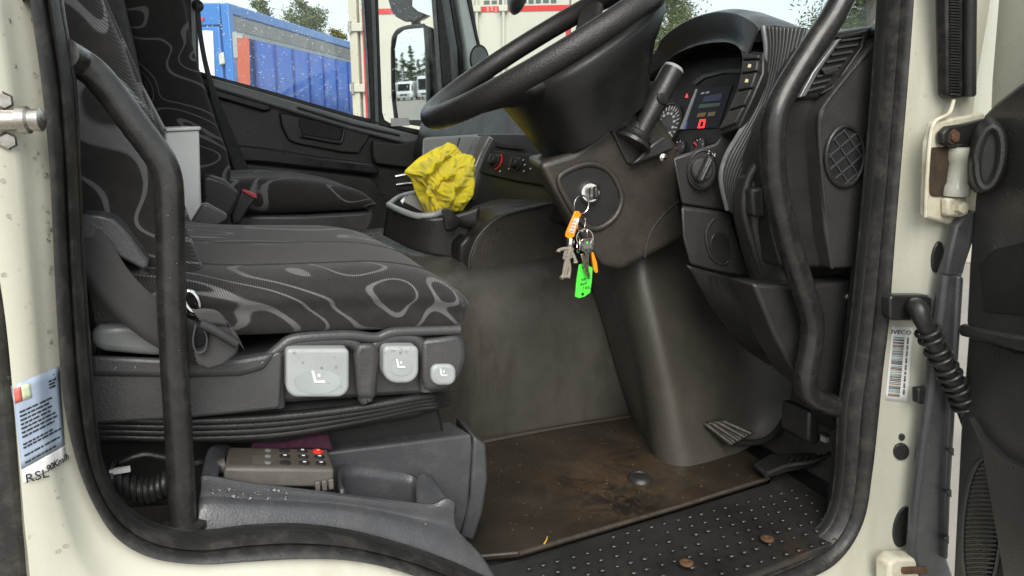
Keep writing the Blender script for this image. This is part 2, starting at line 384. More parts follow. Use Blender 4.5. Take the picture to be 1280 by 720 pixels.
# ================================================================== truck cab shell
cab = thing('truck_cab', 'cream painted truck cab with black rubber door seal round the open doorway', 'truck cab', (0.5, 0.9, GZ))
pairs = [(26, -120, 64, -120), (38, 0, 78, 0), (52, 100, 94, 100), (62, 200, 100, 200), (67, 300, 104, 300), (72, 400, 110, 400), (80, 500, 118, 500), (97, 575, 127, 575),
         (120, 630, 146, 622), (147, 668, 172, 647), (190, 692, 205, 662), (250, 700, 250, 668), (310, 697, 310, 661), (373, 694, 373, 659),
         (436, 696, 440, 667), (500, 710, 512, 686), (560, 735, 570, 707), (640, 764, 650, 740), (760, 784, 760, 755), (890, 765, 870, 728),
         (1002, 722, 962, 698), (1046, 695, 1017, 670), (1074, 648, 1040, 640), (1085, 586, 1049, 590), (1093, 514, 1053, 514), (1098, 460, 1061, 460),
         (1105, 400, 1069, 400), (1112, 300, 1079, 300), (1120, 200, 1088, 200), (1128, 100, 1096, 100), (1135, 0, 1103, 0), (1142, -120, 1108, -120)]
outer = [P(a, b_, Y=0.0) for a, b_, c, d in pairs]
inner = [P(c, d, Y=0.03) for a, b_, c, d in pairs]
wpx = [(-70, -120), (-58, 0), (-42, 100), (-28, 200), (-12, 300), (4, 400), (14, 500), (22, 600), (28, 680), (40, 760), (90, 850), (220, 860), (310, 860), (373, 860), (436, 862), (520, 880),
       (590, 900), (660, 930), (760, 940), (930, 930), (1100, 850), (1150, 775), (1184, 690), (1192, 610), (1196, 520), (1197, 460), (1198, 400), (1204, 300), (1211, 200), (1223, 100), (1240, 0), (1256, -120)]
wout = [P(a, b_, Y=-0.03) for a, b_ in wpx]
# close the loop over the door head, well above the picture
for L, y, e in ((outer, 0, 0), (inner, .03, -.03), (wout, -.03, .10)):
    L.append(V((L[31].x-.13-e*.3, y+.03, 1.58+e))); L.append(V((.5, y+.06, 1.63+e))); L.append(V((L[0].x+.10+e*.3, y+.03, 1.58+e)))
N = 6
outer, inner, wout = crv(outer, N, True), crv(inner, N, True), crv(wout, N, True)
def ring(A, B, t, dy): return [lerp(a, b_, t)+V((0, dy, 0)) for a, b_ in zip(A, B)]
# white frame: jamb, flange, swage step, outer face, return
secs = [ring(outer, inner, .70, .008), ring(outer, inner, .4, .006), ring(outer, wout, 0, .004), ring(outer, wout, .16, .001), ring(outer, wout, .30, -.003), ring(outer, wout, .36, -.010),
        ring(outer, wout, .46, -.014), ring(outer, wout, .80, -.010), ring(outer, wout, .93, -.006), ring(outer, wout, 1.0, .008), ring(outer, wout, 1.0, .09)]
fv, ff = g_loft(secs, False); obj('door_frame', fv, ff, WHITE, cab, angle=50); FRAME = BVHTree.FromPolygons([tuple(p) for p in fv], ff)
sp = [(-.02, .006), (0, -.004), (.05, -.012), (.20, -.016), (.42, -.015), (.47, -.006), (.52, -.004), (.58, -.012), (.70, -.018), (.84, -.016), (.93, -.010), (.98, -.002), (1.0, .010)]
loft('door_seal', [ring(outer, inner, t_, dy) for t_, dy in sp], RUBBER, cab, cap=False, angle=75)
# thin inner lip of the seal standing off the jamb
loft('seal_lip', [ring(outer, inner, t_, dy) for t_, dy in ((.92, .002), (.97, -.008), (1.02, -.007), (1.03, .002), (.97, .008))], BLACK, cab, cap=False, closed=True, angle=75)

# black quarter trim behind the door frame
slab('rear_quarter_trim', [P(a, b_, Y=-.02) for a, b_ in ((-160, -120), (-75, -120), (-28, 250), (0, 360), (14, 500), (25, 620), (36, 720), (48, 800), (-160, 800))], (0, .06, 0), RUBBER, cab, bevel=.006)

# floor, walls, roof
xq = P(-150, 300, Y=-.02).x
slab('rear_side_panel', [V(p) for p in ((-.62, -.025, -.5), (xq, -.025, -.5), (xq, .0, 1.78), (-.62, .0, 1.78))], (0, .04, 0), WHITE, cab, bevel=.01)
slab('far_side_panel', [V(p) for p in ((-.62, 1.99, -.5), (.02, 1.99, -.5), (.02, 1.99, 1.78), (-.62, 1.99, 1.78))], (0, .03, 0), WHITE, cab, bevel=.01)
slab('step_panel', [V(p) for p in ((-.62, -.04, -.80), (1.25, -.04, -.80), (1.25, -.04, -.22), (-.62, -.04, -.22))], (0, .05, 0), WHITE, cab, bevel=.02)
box('roof_panel', (.22, 1.0, 1.93), (1.70, 2.02, .05), WHITE, cab, bevel=.02)
MX0, MX1 = -.55, 1.14
obj('floor_pan', [V(p) for p in ((-.6, .03, -.03), (1.2, .03, -.03), (1.2, 2.0, -.03), (-.6, 2.0, -.03))], [(0, 1, 2, 3)], DARK, cab, solid=.03)
box('rear_wall', (-.58, 1.0, .6), (.04, 1.95, 2.2), PLAINF, cab, bevel=.01)
sheet('roof_lining', [[V((x, y, 1.80+.06*math.sin(math.pi*(y+.03)/2.05)-(.04 if x > .9 else 0))) for y in (-.0, .5, 1.0, 1.5, 2.02)] for x in (-.6, 0, .6, 1.05)], PALE, cab, 3, 3, solid=.04)
# toe board and footwell front, rubber covered
sheet('toe_board', [[V((x, y, z)) for x, z in ((1.10, -.005), (1.11, .03), (1.13, .12), (1.14, .25), (1.12, .55), (1.10, .78))] for y in (.05, .2, .4, .62)], TUNNEL, cab, 5, 3, solid=.01)
box('front_wall', (1.22, 1.04, .05), (.06, 1.85, 1.5), DARK, cab)
# near-side lower pillar lining between floor and dash
slab('kick_panel', [V(p) for p in ((1.0, .045, -.01), (1.16, .045, -.01), (1.16, .045, .75), (1.0, .045, .75))], (0, .03, 0), BLACK, cab, bevel=.004)

# engine tunnel
def trow(x):
    k = 0 if x >= .56 else ((.56-x)/.16)**2*.15
    k = min(k, .17)
    rise = .03*max(0, (x-.6)/.4)
    return [V((x, y-kk*k, z)) for y, z, kk in ((.578, -.004, 1), (.574, .10, 1), (.578, .22, 1), (.592, .30, .8), (.63, .350+rise, .5), (.70, .378+rise, 0), (.9, .388+rise, 0), (1.2, .385+rise, 0), (1.30, .35, 0), (1.33, .1, 0), (1.335, -.01, 0))]
sheet('engine_tunnel', [trow(x) for x in (-.55, -.2, .2, .36, .44, .50, .56, .66, .8, .95, 1.14)], TUNNEL, cab, 5, 4)
# rubber gaiter shroud round the steering shaft
gt = P(812, 335, Y=.38)
TUN2 = M('moulded_shroud_rubber', (.042, .039, .033), .44, (.062, .057, .048), 4, .5, 300, dust=(.11, .095, .07), dust_amt=.35)
rows = [[(800, 548, .53), (812, 572, .43), (826, 588, .345), (858, 597, .30), (892, 583, .30), (942, 556, .31), (1015, 520, .27)],
        [(792, 522, .55), (808, 545, .435), (820, 555, .36), (848, 560, .315), (880, 550, .315), (938, 528, .335), (1012, 492, .28)],
        [(774, 470, .565), (800, 490, .45), (812, 496, .375), (838, 496, .335), (866, 490, .34), (930, 470, .36), (1008, 440, .29)],
        [(756, 408, .578), (784, 420, .465), (797, 424, .40), (822, 424, .358), (852, 418, .365), (922, 400, .38), (1005, 380, .30)],
        [(738, 350, .59), (764, 356, .49), (781, 357, .425), (808, 352, .388), (846, 345, .395), (912, 330, .40), (1000, 320, .31)],
        [(722, 296, .60), (750, 300, .51), (770, 300, .455), (800, 292, .42), (840, 286, .42), (905, 270, .42), (998, 262, .32)]]
sheet('column_shroud', [[P(a, b_, Y=y) for a, b_, y in r] for r in rows], TUN2, cab, 7, 6, solid=.006)
# tread plate at the door threshold, with studs and screws
pl = [V((.20, .20, .002)), V((.30, .168, .002)), V((.44, .160, .002)), V((.75, .178, .002)), V((.98, .195, .002)), V((1.03, .23, .002)), V((1.05, .27, .002)), V((1.03, .05, .002)), V((.97, .005, -.008)), V((.7, -.01, -.012)), V((.2, -.01, -.012))]
plate = slab('tread_plate', pl, (0, 0, -.012), PLATE, cab, bevel=.002)
parts = []
r2 = random.Random(3)
for j in range(7):
    for i in range(26):
        x = .43+i*.026+(j % 2)*.013+r2.uniform(-.002, .002); y = .006+j*.025
        if y > .150+.035*(x-.44) or x > 1.02: continue
        if r2.random() < .08: continue
        parts.append(g_lathe([(k_*r_, h_*r_) for r_ in [r2.uniform(.65, 1.05)] for k_, h_ in ((.0052, -.001), (.0046, .0007), (.0026, .0013), (0, .0015))], (x, y, .0022-.012*max(0, (.02-y)/.03)), (0, 0, 1), 8, 1.25, .8))
v_, f_ = merge(parts); o = obj('tread_stud', v_, f_, PLATE, plate, angle=80); o['kind'] = 'stuff'
for x, y in ((858, 704), (959, 674)):
    c = P(x, y, Z=.003); lathe('rusty_screw', [(.011, 0), (.011, .0015), (.008, .003), (.005, .0032), (.0045, .0012), (0, .001)], c, (0, 0, 1), RUST, plate, 16)

# ---- glazing: windscreen, its rubber, far-side pillar and side wall
wsb = [(.985, .035), (1.06, .16), (1.15, .45), (1.19, 1.0), (1.15, 1.55), (1.05, 1.85), (.985, 1.965)]
rows = [[V((x-dz*.22*(1 if 0 < i < 6 else .7), y, .815+dz)) for i, (x, y) in enumerate(wsb)] for dz in (0, .35, .78)]
sheet('windscreen', rows, GLASS, cab, 5, 4, solid=.005)
tube('windscreen_rubber', [V((x-.004, y, .812)) for x, y in wsb], .014, RUBBER, cab, 10, 5)
FY = 1.97
# passenger-side A pillar: black seal, pale trim, black windscreen seal
def pil(name, pxs, y0, y1, mat, **k):
    A = [P(a, b_, Y=y0) for a, b_ in pxs]; prism2(name, A, [p+V((.0, y1-y0, 0)) for p in A], mat, cab, **k)
pil('pillar_seal', ((536, -80), (545, 0), (553, 112), (556, 130), (566, 130), (562, 60), (552, 0), (543, -80)), 1.93, 1.985, RUBBER, bevel=.004)
pil('pillar_trim', ((541, -80), (551, 0), (561, 60), (566, 128), (574, 128), (572, 60), (562, 0), (549, -80)), 1.945, 2.0, MGREY, bevel=.004)
pil('pillar_gap', ((550, -80), (562, 0), (572, 60), (576, 130), (584, 130), (582, 60), (571, 0), (560, -80)), 1.955, 2.0, RUBBER, bevel=.003)
pil('pillar_cover', ((560, -80), (571, 0), (581, 60), (586, 130), (612, 130), (601, 70), (586, 0), (574, -80)), 1.93, 1.99, PALE, bevel=.008)
pil('windscreen_seal', ((573, -80), (584, 0), (594, 45), (602, 76), (606, 76), (598, 45), (590, 0), (579, -80)), 1.925, 1.985, RUBBER, bevel=.003)
# rear pillar at the passenger door
pil('rear_pillar', ((150, -80), (150, 110), (252, 110), (249, 90), (246, 0), (243, -80)), 1.90, 1.97, RUBBER, bevel=.006)
pil('rear_pillar_trim', ((236, -80), (238, 0), (241, 90), (246, 90), (243, 0), (240, -80)), 1.885, 1.895, PALE, bevel=.002)

# ---- fittings on the rear door pillar
FB = lambda y: Frame((0, y, 0), (1, 0, 0), (0, 0, 1))
f0 = FB(-.022)
st = f0.slab('striker_plate', [(-20, 118), (4, 113), (10, 122), (11, 135), (6, 141), (9, 158), (15, 166), (14, 184), (3, 189), (-20, 186)], -.001, .006, STEEL, cab, bevel=.002)
c = f0.px(2, 151)
lathe('striker_pin', [(.010, .0), (.0085, .004), (.0085, .012), (.0095, .014), (.0085, .018), (.0085, .028), (.0115, .029), (.0115, .036), (.009, .038), (.0095, .046), (.006, .048)], c+V((-.012, -.012, 0)), (1, -.25, .02), STEEL, st, 20)
for x, y in ((4, 126), (9, 176)): lathe('striker_bolt', [(.008, 0), (.008, .006), (.006, .008)], f0.px(x, y, .004), (0.2, -1, 0), STEEL, st, 6)

# cream wing panel ahead of the door pillar
fbw = [P(a, b_, Y=.03) for a, b_ in ((1180, -260), (1420, -260), (1420, 330), (1180, 330))]
slab('front_wing_panel', fbw, (0, .02, 0), WHITE, cab, bevel=.004)
# ---- stickers, moulded over the pillar paint
def hit(bvh, px, py, off=.0):
    d = ray(px, py).normalized(); p, n, i_, l = bvh.ray_cast(CAM, d)
    if p is None: return P(px, py, Y=-.02), V((0, -1, 0))
    if n.dot(d) > 0: n = -n
    return p+n*off, n
def decal(name, quad, bvh, mat, parent, off=.0008, nx=10, ny=10):
    """quad: four photograph positions TL TR BR BL"""
    (a, b_), (c, d), (e, f), (g_, h) = quad; vs_ = []
    for j in range(ny+1):
        for i in range(nx+1):
            u, v = i/nx, j/ny
            x = (a*(1-u)+c*u)*(1-v)+(g_*(1-u)+e*u)*v; y = (b_*(1-u)+d*u)*(1-v)+(h*(1-u)+f*u)*v
            vs_.append(hit(bvh, x, y, off)[0])
    fs = [(j*(nx+1)+i, j*(nx+1)+i+1, (j+1)*(nx+1)+i+1, (j+1)*(nx+1)+i) for j in range(ny) for i in range(nx)]
    return obj(name, vs_, fs, mat, parent, solid=.0003)
SB = M('speed_sticker', (.34, .41, .51), .35, (.30, .37, .47), 12)
st1 = decal('speed_limiter_sticker', ((15, 482), (73, 458), (80, 556), (27, 586)), FRAME, SB, cab)
st2 = decal('speed_sticker_strip', ((27.5, 587), (80, 557.5), (82, 575), (30, 604)), FRAME, PAPER, cab)
def qp(quad, u, v):
    (a, b_), (c, d), (e, f), (g_, h) = quad
    return (a*(1-u)+c*u)*(1-v)+(g_*(1-u)+e*u)*v, (b_*(1-u)+d*u)*(1-v)+(h*(1-u)+f*u)*v
Q1 = ((15, 482), (73, 458), (80, 556), (27, 586)); Q2 = ((27.5, 587), (80, 557.5), (82, 575), (30, 604))
decal('flag_mark', (qp(Q1, .03, .04), qp(Q1, .17, .05), qp(Q1, .17, .22), qp(Q1, .03, .22)), FRAME, flatm('flag_red', (.55, .12, .10), .5), st1, .0014, 3, 3)
decal('flag_mark', (qp(Q1, .17, .03), qp(Q1, .36, .05), qp(Q1, .38, .23), qp(Q1, .18, .22)), FRAME, flatm('flag_green', (.50, .56, .38), .5), st1, .0014, 3, 3)
rr = random.Random(5)
def scrib(parent, Q, v, u0, u1, h=.010, bvh=None, mat=None, off=.0014):
    """an illegible printed line: words of uneven length"""
    u = u0
    while u < u1-.02:
        wl = min(rr.uniform(.05, .14), u1-u)
        q = (qp(Q, u, v-h), qp(Q, u+wl, v-h), qp(Q, u+wl, v+h), qp(Q, u, v+h))
        decal('printed_word', q, bvh or FRAME, mat or INK, parent, off, 2, 1); u += wl+.022
for v_, u1 in ((.34, .78), (.39, .72), (.44, .80), (.49, .76), (.54, .84), (.59, .86), (.64, .80), (.73, .74), (.77, .93), (.865, .92), (.95, .78)): scrib(st1, Q1, v_, .10, u1)
for v_ in (.13, .17, .21): scrib(st1, Q1, v_, .74, .90)
def text_on(name, body, pa, pb, size, parent, bvh, mat=INK, off=.0016, **k):
    a, n1 = hit(bvh, *pa, off); b2, n2 = hit(bvh, *pb, off); xd = (b2-a).normalized(); n = (n1+n2).normalized(); yd = n.cross(xd)
    return text(name, body, (a+b2)/2+n*.0006, xd, yd, size, mat, parent, **k)
text_on('printed_text', 'RSL', (34, 597), (58, 590), .0125, st2, FRAME, off=.003)
text_on('printed_text', '90Km/h', (58, 585), (80, 571), .0095, st2, FRAME, off=.003, shear=.2)

# vehicle identity label on the front pillar
Q3 = ((1115, 407), (1142, 409), (1135, 503), (1106, 500))
lab = decal('identity_label', Q3, FRAME, PAPER, cab)
text_on('printed_text', 'IVECO', (1113, 414.5), (1139, 415.5), .0098, lab, FRAME, off=.002, sx=1.12)
BC = [flatm('bar_ink_grey', (.16, .15, .16), .5), flatm('bar_ink_teal', (.22, .45, .50), .4), flatm('bar_ink_tan', (.55, .38, .24), .4)]
v_ = .15
while v_ < .95:
    h = rr.uniform(.004, .010)
    decal('bar', (qp(Q3, .10, v_-h), qp(Q3, .60, v_-h), qp(Q3, .60, v_+h), qp(Q3, .10, v_+h)), FRAME, BC[rr.choice((0, 0, 0, 1, 2))], lab, .0013, 2, 1); v_ += h*2+rr.uniform(.004, .010)
v_ = .14
while v_ < .9:
    wl = rr.uniform(.03, .09); decal('printed_word', (qp(Q3, .72, v_), qp(Q3, .82, v_), qp(Q3, .82, v_+wl), qp(Q3, .72, v_+wl)), FRAME, BC[0], lab, .0013, 1, 2); v_ += wl+.018

# ---- front pillar hardware
def fbox(name, pxs, y0, y1, mat, parent=cab, **k):
    A = [P(a, b2, Y=y0) for a, b2 in pxs]; return prism2(name, A, [p+V((0, y1-y0, 0)) for p in A], mat, parent, **k)
def fplug(name, pxs):
    H = [hit(FRAME, a, b2) for a, b2 in pxs]; n = sum((h[1] for h in H), V((0, 0, 0))).normalized()
    return prism2(name, [h[0]+n*.0035 for h in H], [h[0]-n*.004 for h in H], BLACK, cab, bevel=.0018)
def bolt(name, px, py, y, r, mat, parent, n=6, h=.006, ax=(-.25, -1, .05)):
    return lathe(name, [(r*1.5, 0), (r*1.5, .0015), (r, .002), (r, h), (r*.7, h+.001)], P(px, py, Y=y), ax, mat, parent, n)
ws = fbox('channel_weatherstrip', ((1182, -60), (1184, 0), (1186, 118), (1191, 123), (1222, 121), (1220, 60), (1219, 0), (1220, -60)), -.050, -.030, RUBBER, bevel=.004)
for k in range(34):
    y = -2+k*3.6; a = P(1187.5, y, Y=-.052); e = P(1200, y+1, Y=-.052)
    tube('strip_rib', [a, e], .0016, BLACK, ws, 6, 1)
tube('strip_bead', [P(1213, -40, Y=-.056), P(1212, 60, Y=-.056), P(1212, 119, Y=-.056)], .0085, BLACK, ws, 12, 4)
hp = fbox('hinge_plate', ((1168, 152), (1232, 140), (1229, 272), (1196, 283), (1157, 272), (1160, 178)), -.047, -.035, WHITE2, bevel=.004)
tube('plate_crease', [P(1192, 125, Y=-.046), P(1186, 142, Y=-.048), P(1168, 153, Y=-.049), P(1162, 178, Y=-.049), P(1158, 235, Y=-.049), P(1157, 271, Y=-.048)], .0028, WHITE2, hp, 8, 6)
fbox('hinge_pocket', [(x, y) for x, y in rpoly(1180, 215, 17.5, 31, 6)], -.0485, -.046, M('pocket_rust', (.07, .045, .026), .85, (.03, .022, .015), 70, .6, 300), hp)
hc = P(1198, 215, Y=-.055)
lathe('hinge_knuckle', [(.014, -.036), (.0185, -.035), (.0195, -.031), (.0185, -.020), (.0155, -.016), (.0155, .014), (.0185, .018), (.0195, .029), (.0185, .034), (.015, .036)], hc, (.0, 0, 1), WHITE, hp, 24)
fbox('hinge_leaf', ((1198, 193), (1236, 190), (1236, 240), (1198, 238)), -.06, -.048, WHITE, hp, bevel=.003)
cb = fbox('check_bracket', ((1179, 166), (1187, 158), (1206, 155), (1234, 148), (1234, 182), (1204, 182), (1190, 184), (1180, 180)), -.062, -.050, BLACK, bevel=.003)
bolt('rusty_bolt', 1191, 171, -.062, .0075, RUST, cb)
lb = fbox('hinge_bracket', ((1186, 248), (1211, 246), (1212, 268), (1202, 272), (1186, 270)), -.062, -.048, WHITE2, bevel=.004)
bolt('hinge_bolt', 1197, 259, -.062, .0085, WHITE2, lb, h=.012)
fbox('strap', ((1221, 262), (1226, 290), (1216, 306), (1208, 330), (1204, 345), (1184, 345), (1190, 312), (1197, 282), (1205, 272)), -.064, -.050, GREYP, bevel=.004)
fplug('oval_plug', ell(1171, 321, 7.5, 20, 20, 8))
fplug('oval_plug', ell(1128, 658, 12, 26, 22, 12))
for x, y, r in ((1126, 564, 10), (1127, 546, 4)): fplug('round_plug', ell(x, y, r, r*1.08, 18))
# accordion rubber cover over the door check
bell = thing('door_check_bellows', 'oval black accordion rubber cover standing out of the door hinge', 'rubber bellows', P(1232, 200, Y=-.10))
bc = P(1234, 196, Y=-.10); bd_ = V((-.75, -.62, 0)).normalized(); bs = V((-bd_.y, bd_.x, 0))*-1
for k in range(6):
    pts = []
    for i in range(28):
        a = 2*math.pi*i/28; pts.append(bc+bd_*(.010*k-.028)+bs*(.0155*math.cos(a)*(1-.012*k))+V((0, 0, .049*math.sin(a)*(1-.03*k))))
    tube('bellows_fold', pts, .0062, BLACK, bell, 8, 1, True)
loft('bellows_core', [[bc+bd_*d+bs*(.0135*math.cos(2*math.pi*i/28))+V((0, 0, .046*math.sin(2*math.pi*i/28))) for i in range(28)] for d in (-.03, .018)], DARK, bell)
# wiring conduit between pillar and door
con = thing('wiring_conduit', 'ribbed black rubber wiring conduit running from the pillar into the door', 'conduit', P(1135, 385, Y=-.04))
FC = Frame((0, -.030, 0), (1, 0, 0), (0, 0, 1))
FC.slab('conduit_base', rpoly(1135, 384, 26, 16, 6), -.012, .006, BLACK, con, bevel=.003)
cpts = [P(1141, 383, Y=-.040), P(1147, 385, Y=-.058), P(1152, 397, Y=-.066), P(1159, 412, Y=-.070), P(1174, 444, Y=-.078), P(1190, 474, Y=-.086), P(1203, 500, Y=-.094), P(1212, 528, Y=-.095), P(1218, 548, Y=-.09)]
tube('conduit_hose', cpts, [.013, .0145, .0135, .0125, .0130, .0130, .0135, .0125, .011], BLACK, con, 18, 6)
cs = crv(cpts[3:8], 10)
for k in range(10):
    i = int(1+k*3.5); t_ = (cs[i+1]-cs[i-1]).normalized(); x, y, a = basis(t_)
    tube('conduit_ring', [cs[i]+x*(.0165*math.cos(2*math.pi*q/20))+y*(.0165*math.sin(2*math.pi*q/20)) for q in range(20)], .0032, BLACK, con, 8, 1, True)
sb_ = fbox('stay_bracket', ((1149, 486), (1166, 484), (1178, 487), (1180, 492), (1168, 500), (1180, 506), (1178, 510), (1160, 507), (1149, 505)), -.052, -.038, BLACK, bevel=.003)
bolt('rusty_bolt', 1161, 496, -.052, .006, RUST, sb_)
# paired grey door channels
for nm, pxs, y0 in (('door_channel', ((1199, 290), (1214, 274), (1220, 280), (1206, 330), (1200, 400), (1192, 500), (1186, 600), (1182, 690), (1192, 720), (1200, 780), (1160, 780), (1142, 690), (1146, 640), (1155, 560), (1166, 480), (1176, 400), (1184, 340)), -.062),
                    ('door_channel', ((1199, 345), (1206, 346), (1198, 470), (1190, 600), (1186, 700), (1182, 700), (1184, 600), (1191, 480)), -.072)):
    fbox(nm, pxs, y0, y0+.018, GREYP, bevel=.006)
for y in (566, 618, 676):
    x = 1194-(y-500)*.055
    fbox('channel_clip', ((x-5, y-4), (x+2, y-6), (x+2, y+4)), -.074, -.066, BLACK)
sr = fbox('step_bracket', ((1112, 706), (1122, 698), (1168, 697), (1174, 730), (1174, 780), (1112, 780)), -.060, -.030, WHITE2, bevel=.006)
fbox('rusted_edge', ((1130, 711), (1160, 709), (1162, 718), (1130, 719)), -.066, -.058, RUST, sr, bevel=.003)
# rain on the white pillar paint
sp_ = []
for k in range(170):
    y = rr.uniform(0, 700); x = (50+y*.035+rr.gauss(0, 5) if rr.random() < .7 else rr.uniform(2, 60)) if k < 130 else rr.uniform(1110, 1175)
    p, n = hit(FRAME, x, y); sp_.append((p, n))
droplets('raindrops', sp_, WATER, cab, .0008, .0026, .5)

# ================================================================== open driver's door
DH = P(1203, 400, Y=-.062)
DA = R(25)
DD = V((-math.sin(DA), -math.cos(DA), 0)); DN = V((-math.cos(DA), math.sin(DA), 0))
FD = Frame(DH, DD, (0, 0, 1))
if FD.n.dot(DN) < 0: FD.n = -FD.n
door = thing('driver_door', "open driver's door seen edge on with black grained inner panel and speaker grille", 'truck door', DH+V((0, 0, -.45)))
FD.slab('door_shell', [(1246, -100), (1236, 0), (1228, 100), (1222, 250), (1208, 400), (1198, 520), (1188, 700), (1184, 830), (1420, 1000), (1560, 400), (1560, -300)], -.060, -.012, WHITE, door, bevel=.006)
FD.slab('door_lining', [(1234, 146), (1252, 128), (1280, 106), (1420, 20), (1520, 20), (1520, 430), (1280, 432), (1240, 420), (1214, 408), (1218, 330), (1226, 240)], -.014, .010, GRAIN, door, bevel=.008)
FD.slab('door_lower_lining', [(1212, 412), (1240, 424), (1280, 438), (1520, 500), (1500, 1000), (1188, 830), (1194, 700), (1202, 540)], -.014, .004, GRAIN, door, bevel=.008)
FD.slab('armrest_shelf', [(1211, 404), (1240, 411), (1280, 418), (1520, 450), (1520, 478), (1280, 438), (1240, 427), (1210, 420)], .000, .016, GRAIN, door, bevel=.006)
FD.slab('lining_bulge', [(1222, 520), (1236, 545), (1262, 570), (1300, 590), (1500, 640), (1500, 960), (1300, 900), (1240, 560)], .002, .016, GRAIN, door, bevel=.008)
FD.slab('grab_recess', [(1234, 330), (1252, 312), (1300, 300), (1480, 290), (1480, 395), (1300, 396), (1240, 390)], .009, .012, DARK, door, bevel=.002)
sg = FD.slab('speaker_grille', ell(1228, 662, 24, 90, 30, 3), .002, .010, BLACK, door, bevel=.004)
for k in range(30):
    y = 580+k*5.6; hw = 20*math.sqrt(max(0, 1-((y-662)/84)**2)); cx = 1228-(y-662)*.05
    if hw < 4: continue
    tube('grille_bar', [FD.px(cx-hw, y+1, .012), FD.px(cx, y, .0135), FD.px(cx+hw, y+1, .012)], .0020, GRAIN, sg, 6, 3)
tube('grille_rim', [FD.px(x, y, .011) for x, y in ell(1228, 662, 24, 90, 30, 3)], .003, GRAIN, sg, 8, 1, True)
sp_ = [(FD.px(rr.uniform(1235, 1280), rr.uniform(140, 400), .0105), DN) for k in range(60)]
droplets('raindrops', sp_, WATER, door, .0006, .0016)

# ================================================================== passenger door on the far side
pdoor = thing('passenger_door', 'closed far side door with black trim, sloping sill and rain speckled window', 'truck door', P(400, 300, Y=1.95))
YB = 1.95
def pslab(name, pts, y0, y1, mat, parent=pdoor, **k):
    A = [P(a, b_, Y=y0) for a, b_ in pts]; return prism2(name, A, [p+V((0, y1-y0, 0)) for p in A], mat, parent, **k)
pslab('door_panel', ((150, 60), (262, 97), (340, 119), (440, 148), (530, 170), (546, 178), (552, 300), (552, 420), (150, 420)), 1.955, 2.02, GRAIN, bevel=.01)
pslab('sill_cap', ((262, 97), (340, 119), (440, 148), (535, 172), (536, 184), (500, 178), (440, 163), (340, 133), (262, 109)), 1.925, 1.99, MGREY, bevel=.008)
pslab('window_seal', ((246, 88), (262, 93), (340, 114), (440, 143), (535, 166), (535, 171), (440, 149), (340, 120), (262, 99), (246, 95)), 1.945, 2.0, RUBBER, bevel=.004)
pslab('sill_groove', ((372, 133), (440, 154), (500, 168), (500, 170.5), (440, 157), (372, 136)), 1.919, 1.93, DARK, bevel=.001)
pslab('upper_roll', ((262, 108), (338, 131), (340, 138), (330, 140), (262, 120)), 1.93, 1.96, BLACK, bevel=.008)
hpz = pslab('handle_panel', ((349, 140), (400, 151), (464, 166), (461, 174), (449, 192), (430, 191), (370, 180), (360, 175), (352, 158)), 1.938, 1.96, GRAIN, bevel=.006)
pslab('handle_recess', ((374, 148), (430, 160), (429, 175), (420, 175), (378, 168), (373, 155)), 1.935, 1.9395, DARK, hpz, bevel=.002)
tube('inner_handle', [P(376, 170, Y=1.93), P(420, 178, Y=1.93), P(427, 176, Y=1.932), P(430, 161, Y=1.934)], .006, BLACK, hpz, 8, 4)
pslab('armrest_roll', ((295, 181), (340, 186), (400, 196), (465, 204), (476, 214), (472, 219), (400, 212), (340, 205), (298, 202)), 1.90, 1.96, BLACK, bevel=.014)
pslab('door_pocket', ((305, 203), (400, 213), (465, 222), (474, 232), (480, 244), (498, 252), (552, 256), (552, 420), (305, 420)), 1.915, 1.96, GRAIN, bevel=.012)
pslab('front_cheek', ((536, 172), (538, 172), (545, 178), (548, 206), (543, 214), (470, 205), (466, 196), (466, 176), (500, 180)), 1.915, 1.955, GRAIN, bevel=.01)
# window frame
pslab('window_divider', ((451, -80), (455, 0), (459, 60), (464, 156), (469, 157), (466, 60), (463, 0), (460, -80)), 1.94, 1.985, RUBBER, bevel=.003)
pslab('divider_trim', ((460, -80), (463, 0), (466, 60), (469, 157), (474, 158), (471, 60), (469, 0), (466, -80)), 1.945, 1.985, MGREY, bevel=.002)
pslab('quarter_seal', ((466, -80), (469, 0), (471, 60), (474, 150), (478, 156), (490, 160), (552, 172), (552, 168), (490, 155), (481, 150), (478, 140), (475, 60), (473, 0), (470, -80)), 1.95, 1.985, RUBBER, bevel=.002)
pslab('side_window', ((244, -90), (244, 92), (340, 117), (440, 146), (464, 152), (458, 0), (454, -90)), 1.972, 1.976, GLASS)
pslab('quarter_window', ((471, -90), (476, 150), (490, 158), (552, 170), (556, 128), (545, 0), (535, -90)), 1.972, 1.976, GLASS)
sp_ = []
for k in range(950):
    x, y = rr.uniform(248, 460), rr.uniform(0, 150)
    if y > 92+(x-248)*.27: continue
    sp_.append((P(x, y, Y=1.9765), V((0, 1, 0))))
for k in range(140):
    sp_.append((P(rr.uniform(478, 548), rr.uniform(0, 155), Y=1.9765), V((0, 1, 0))))
droplets('raindrops', sp_, WATER, pdoor, .0007, .0026, .55)
card = pslab('paper_card', ((489, 148), (511, 147), (512, 157), (489, 158)), 1.93, 1.936, PAPER, None, bevel=.001)
tag(card, 'small white card tucked at the foot of the quarter window', 'card')

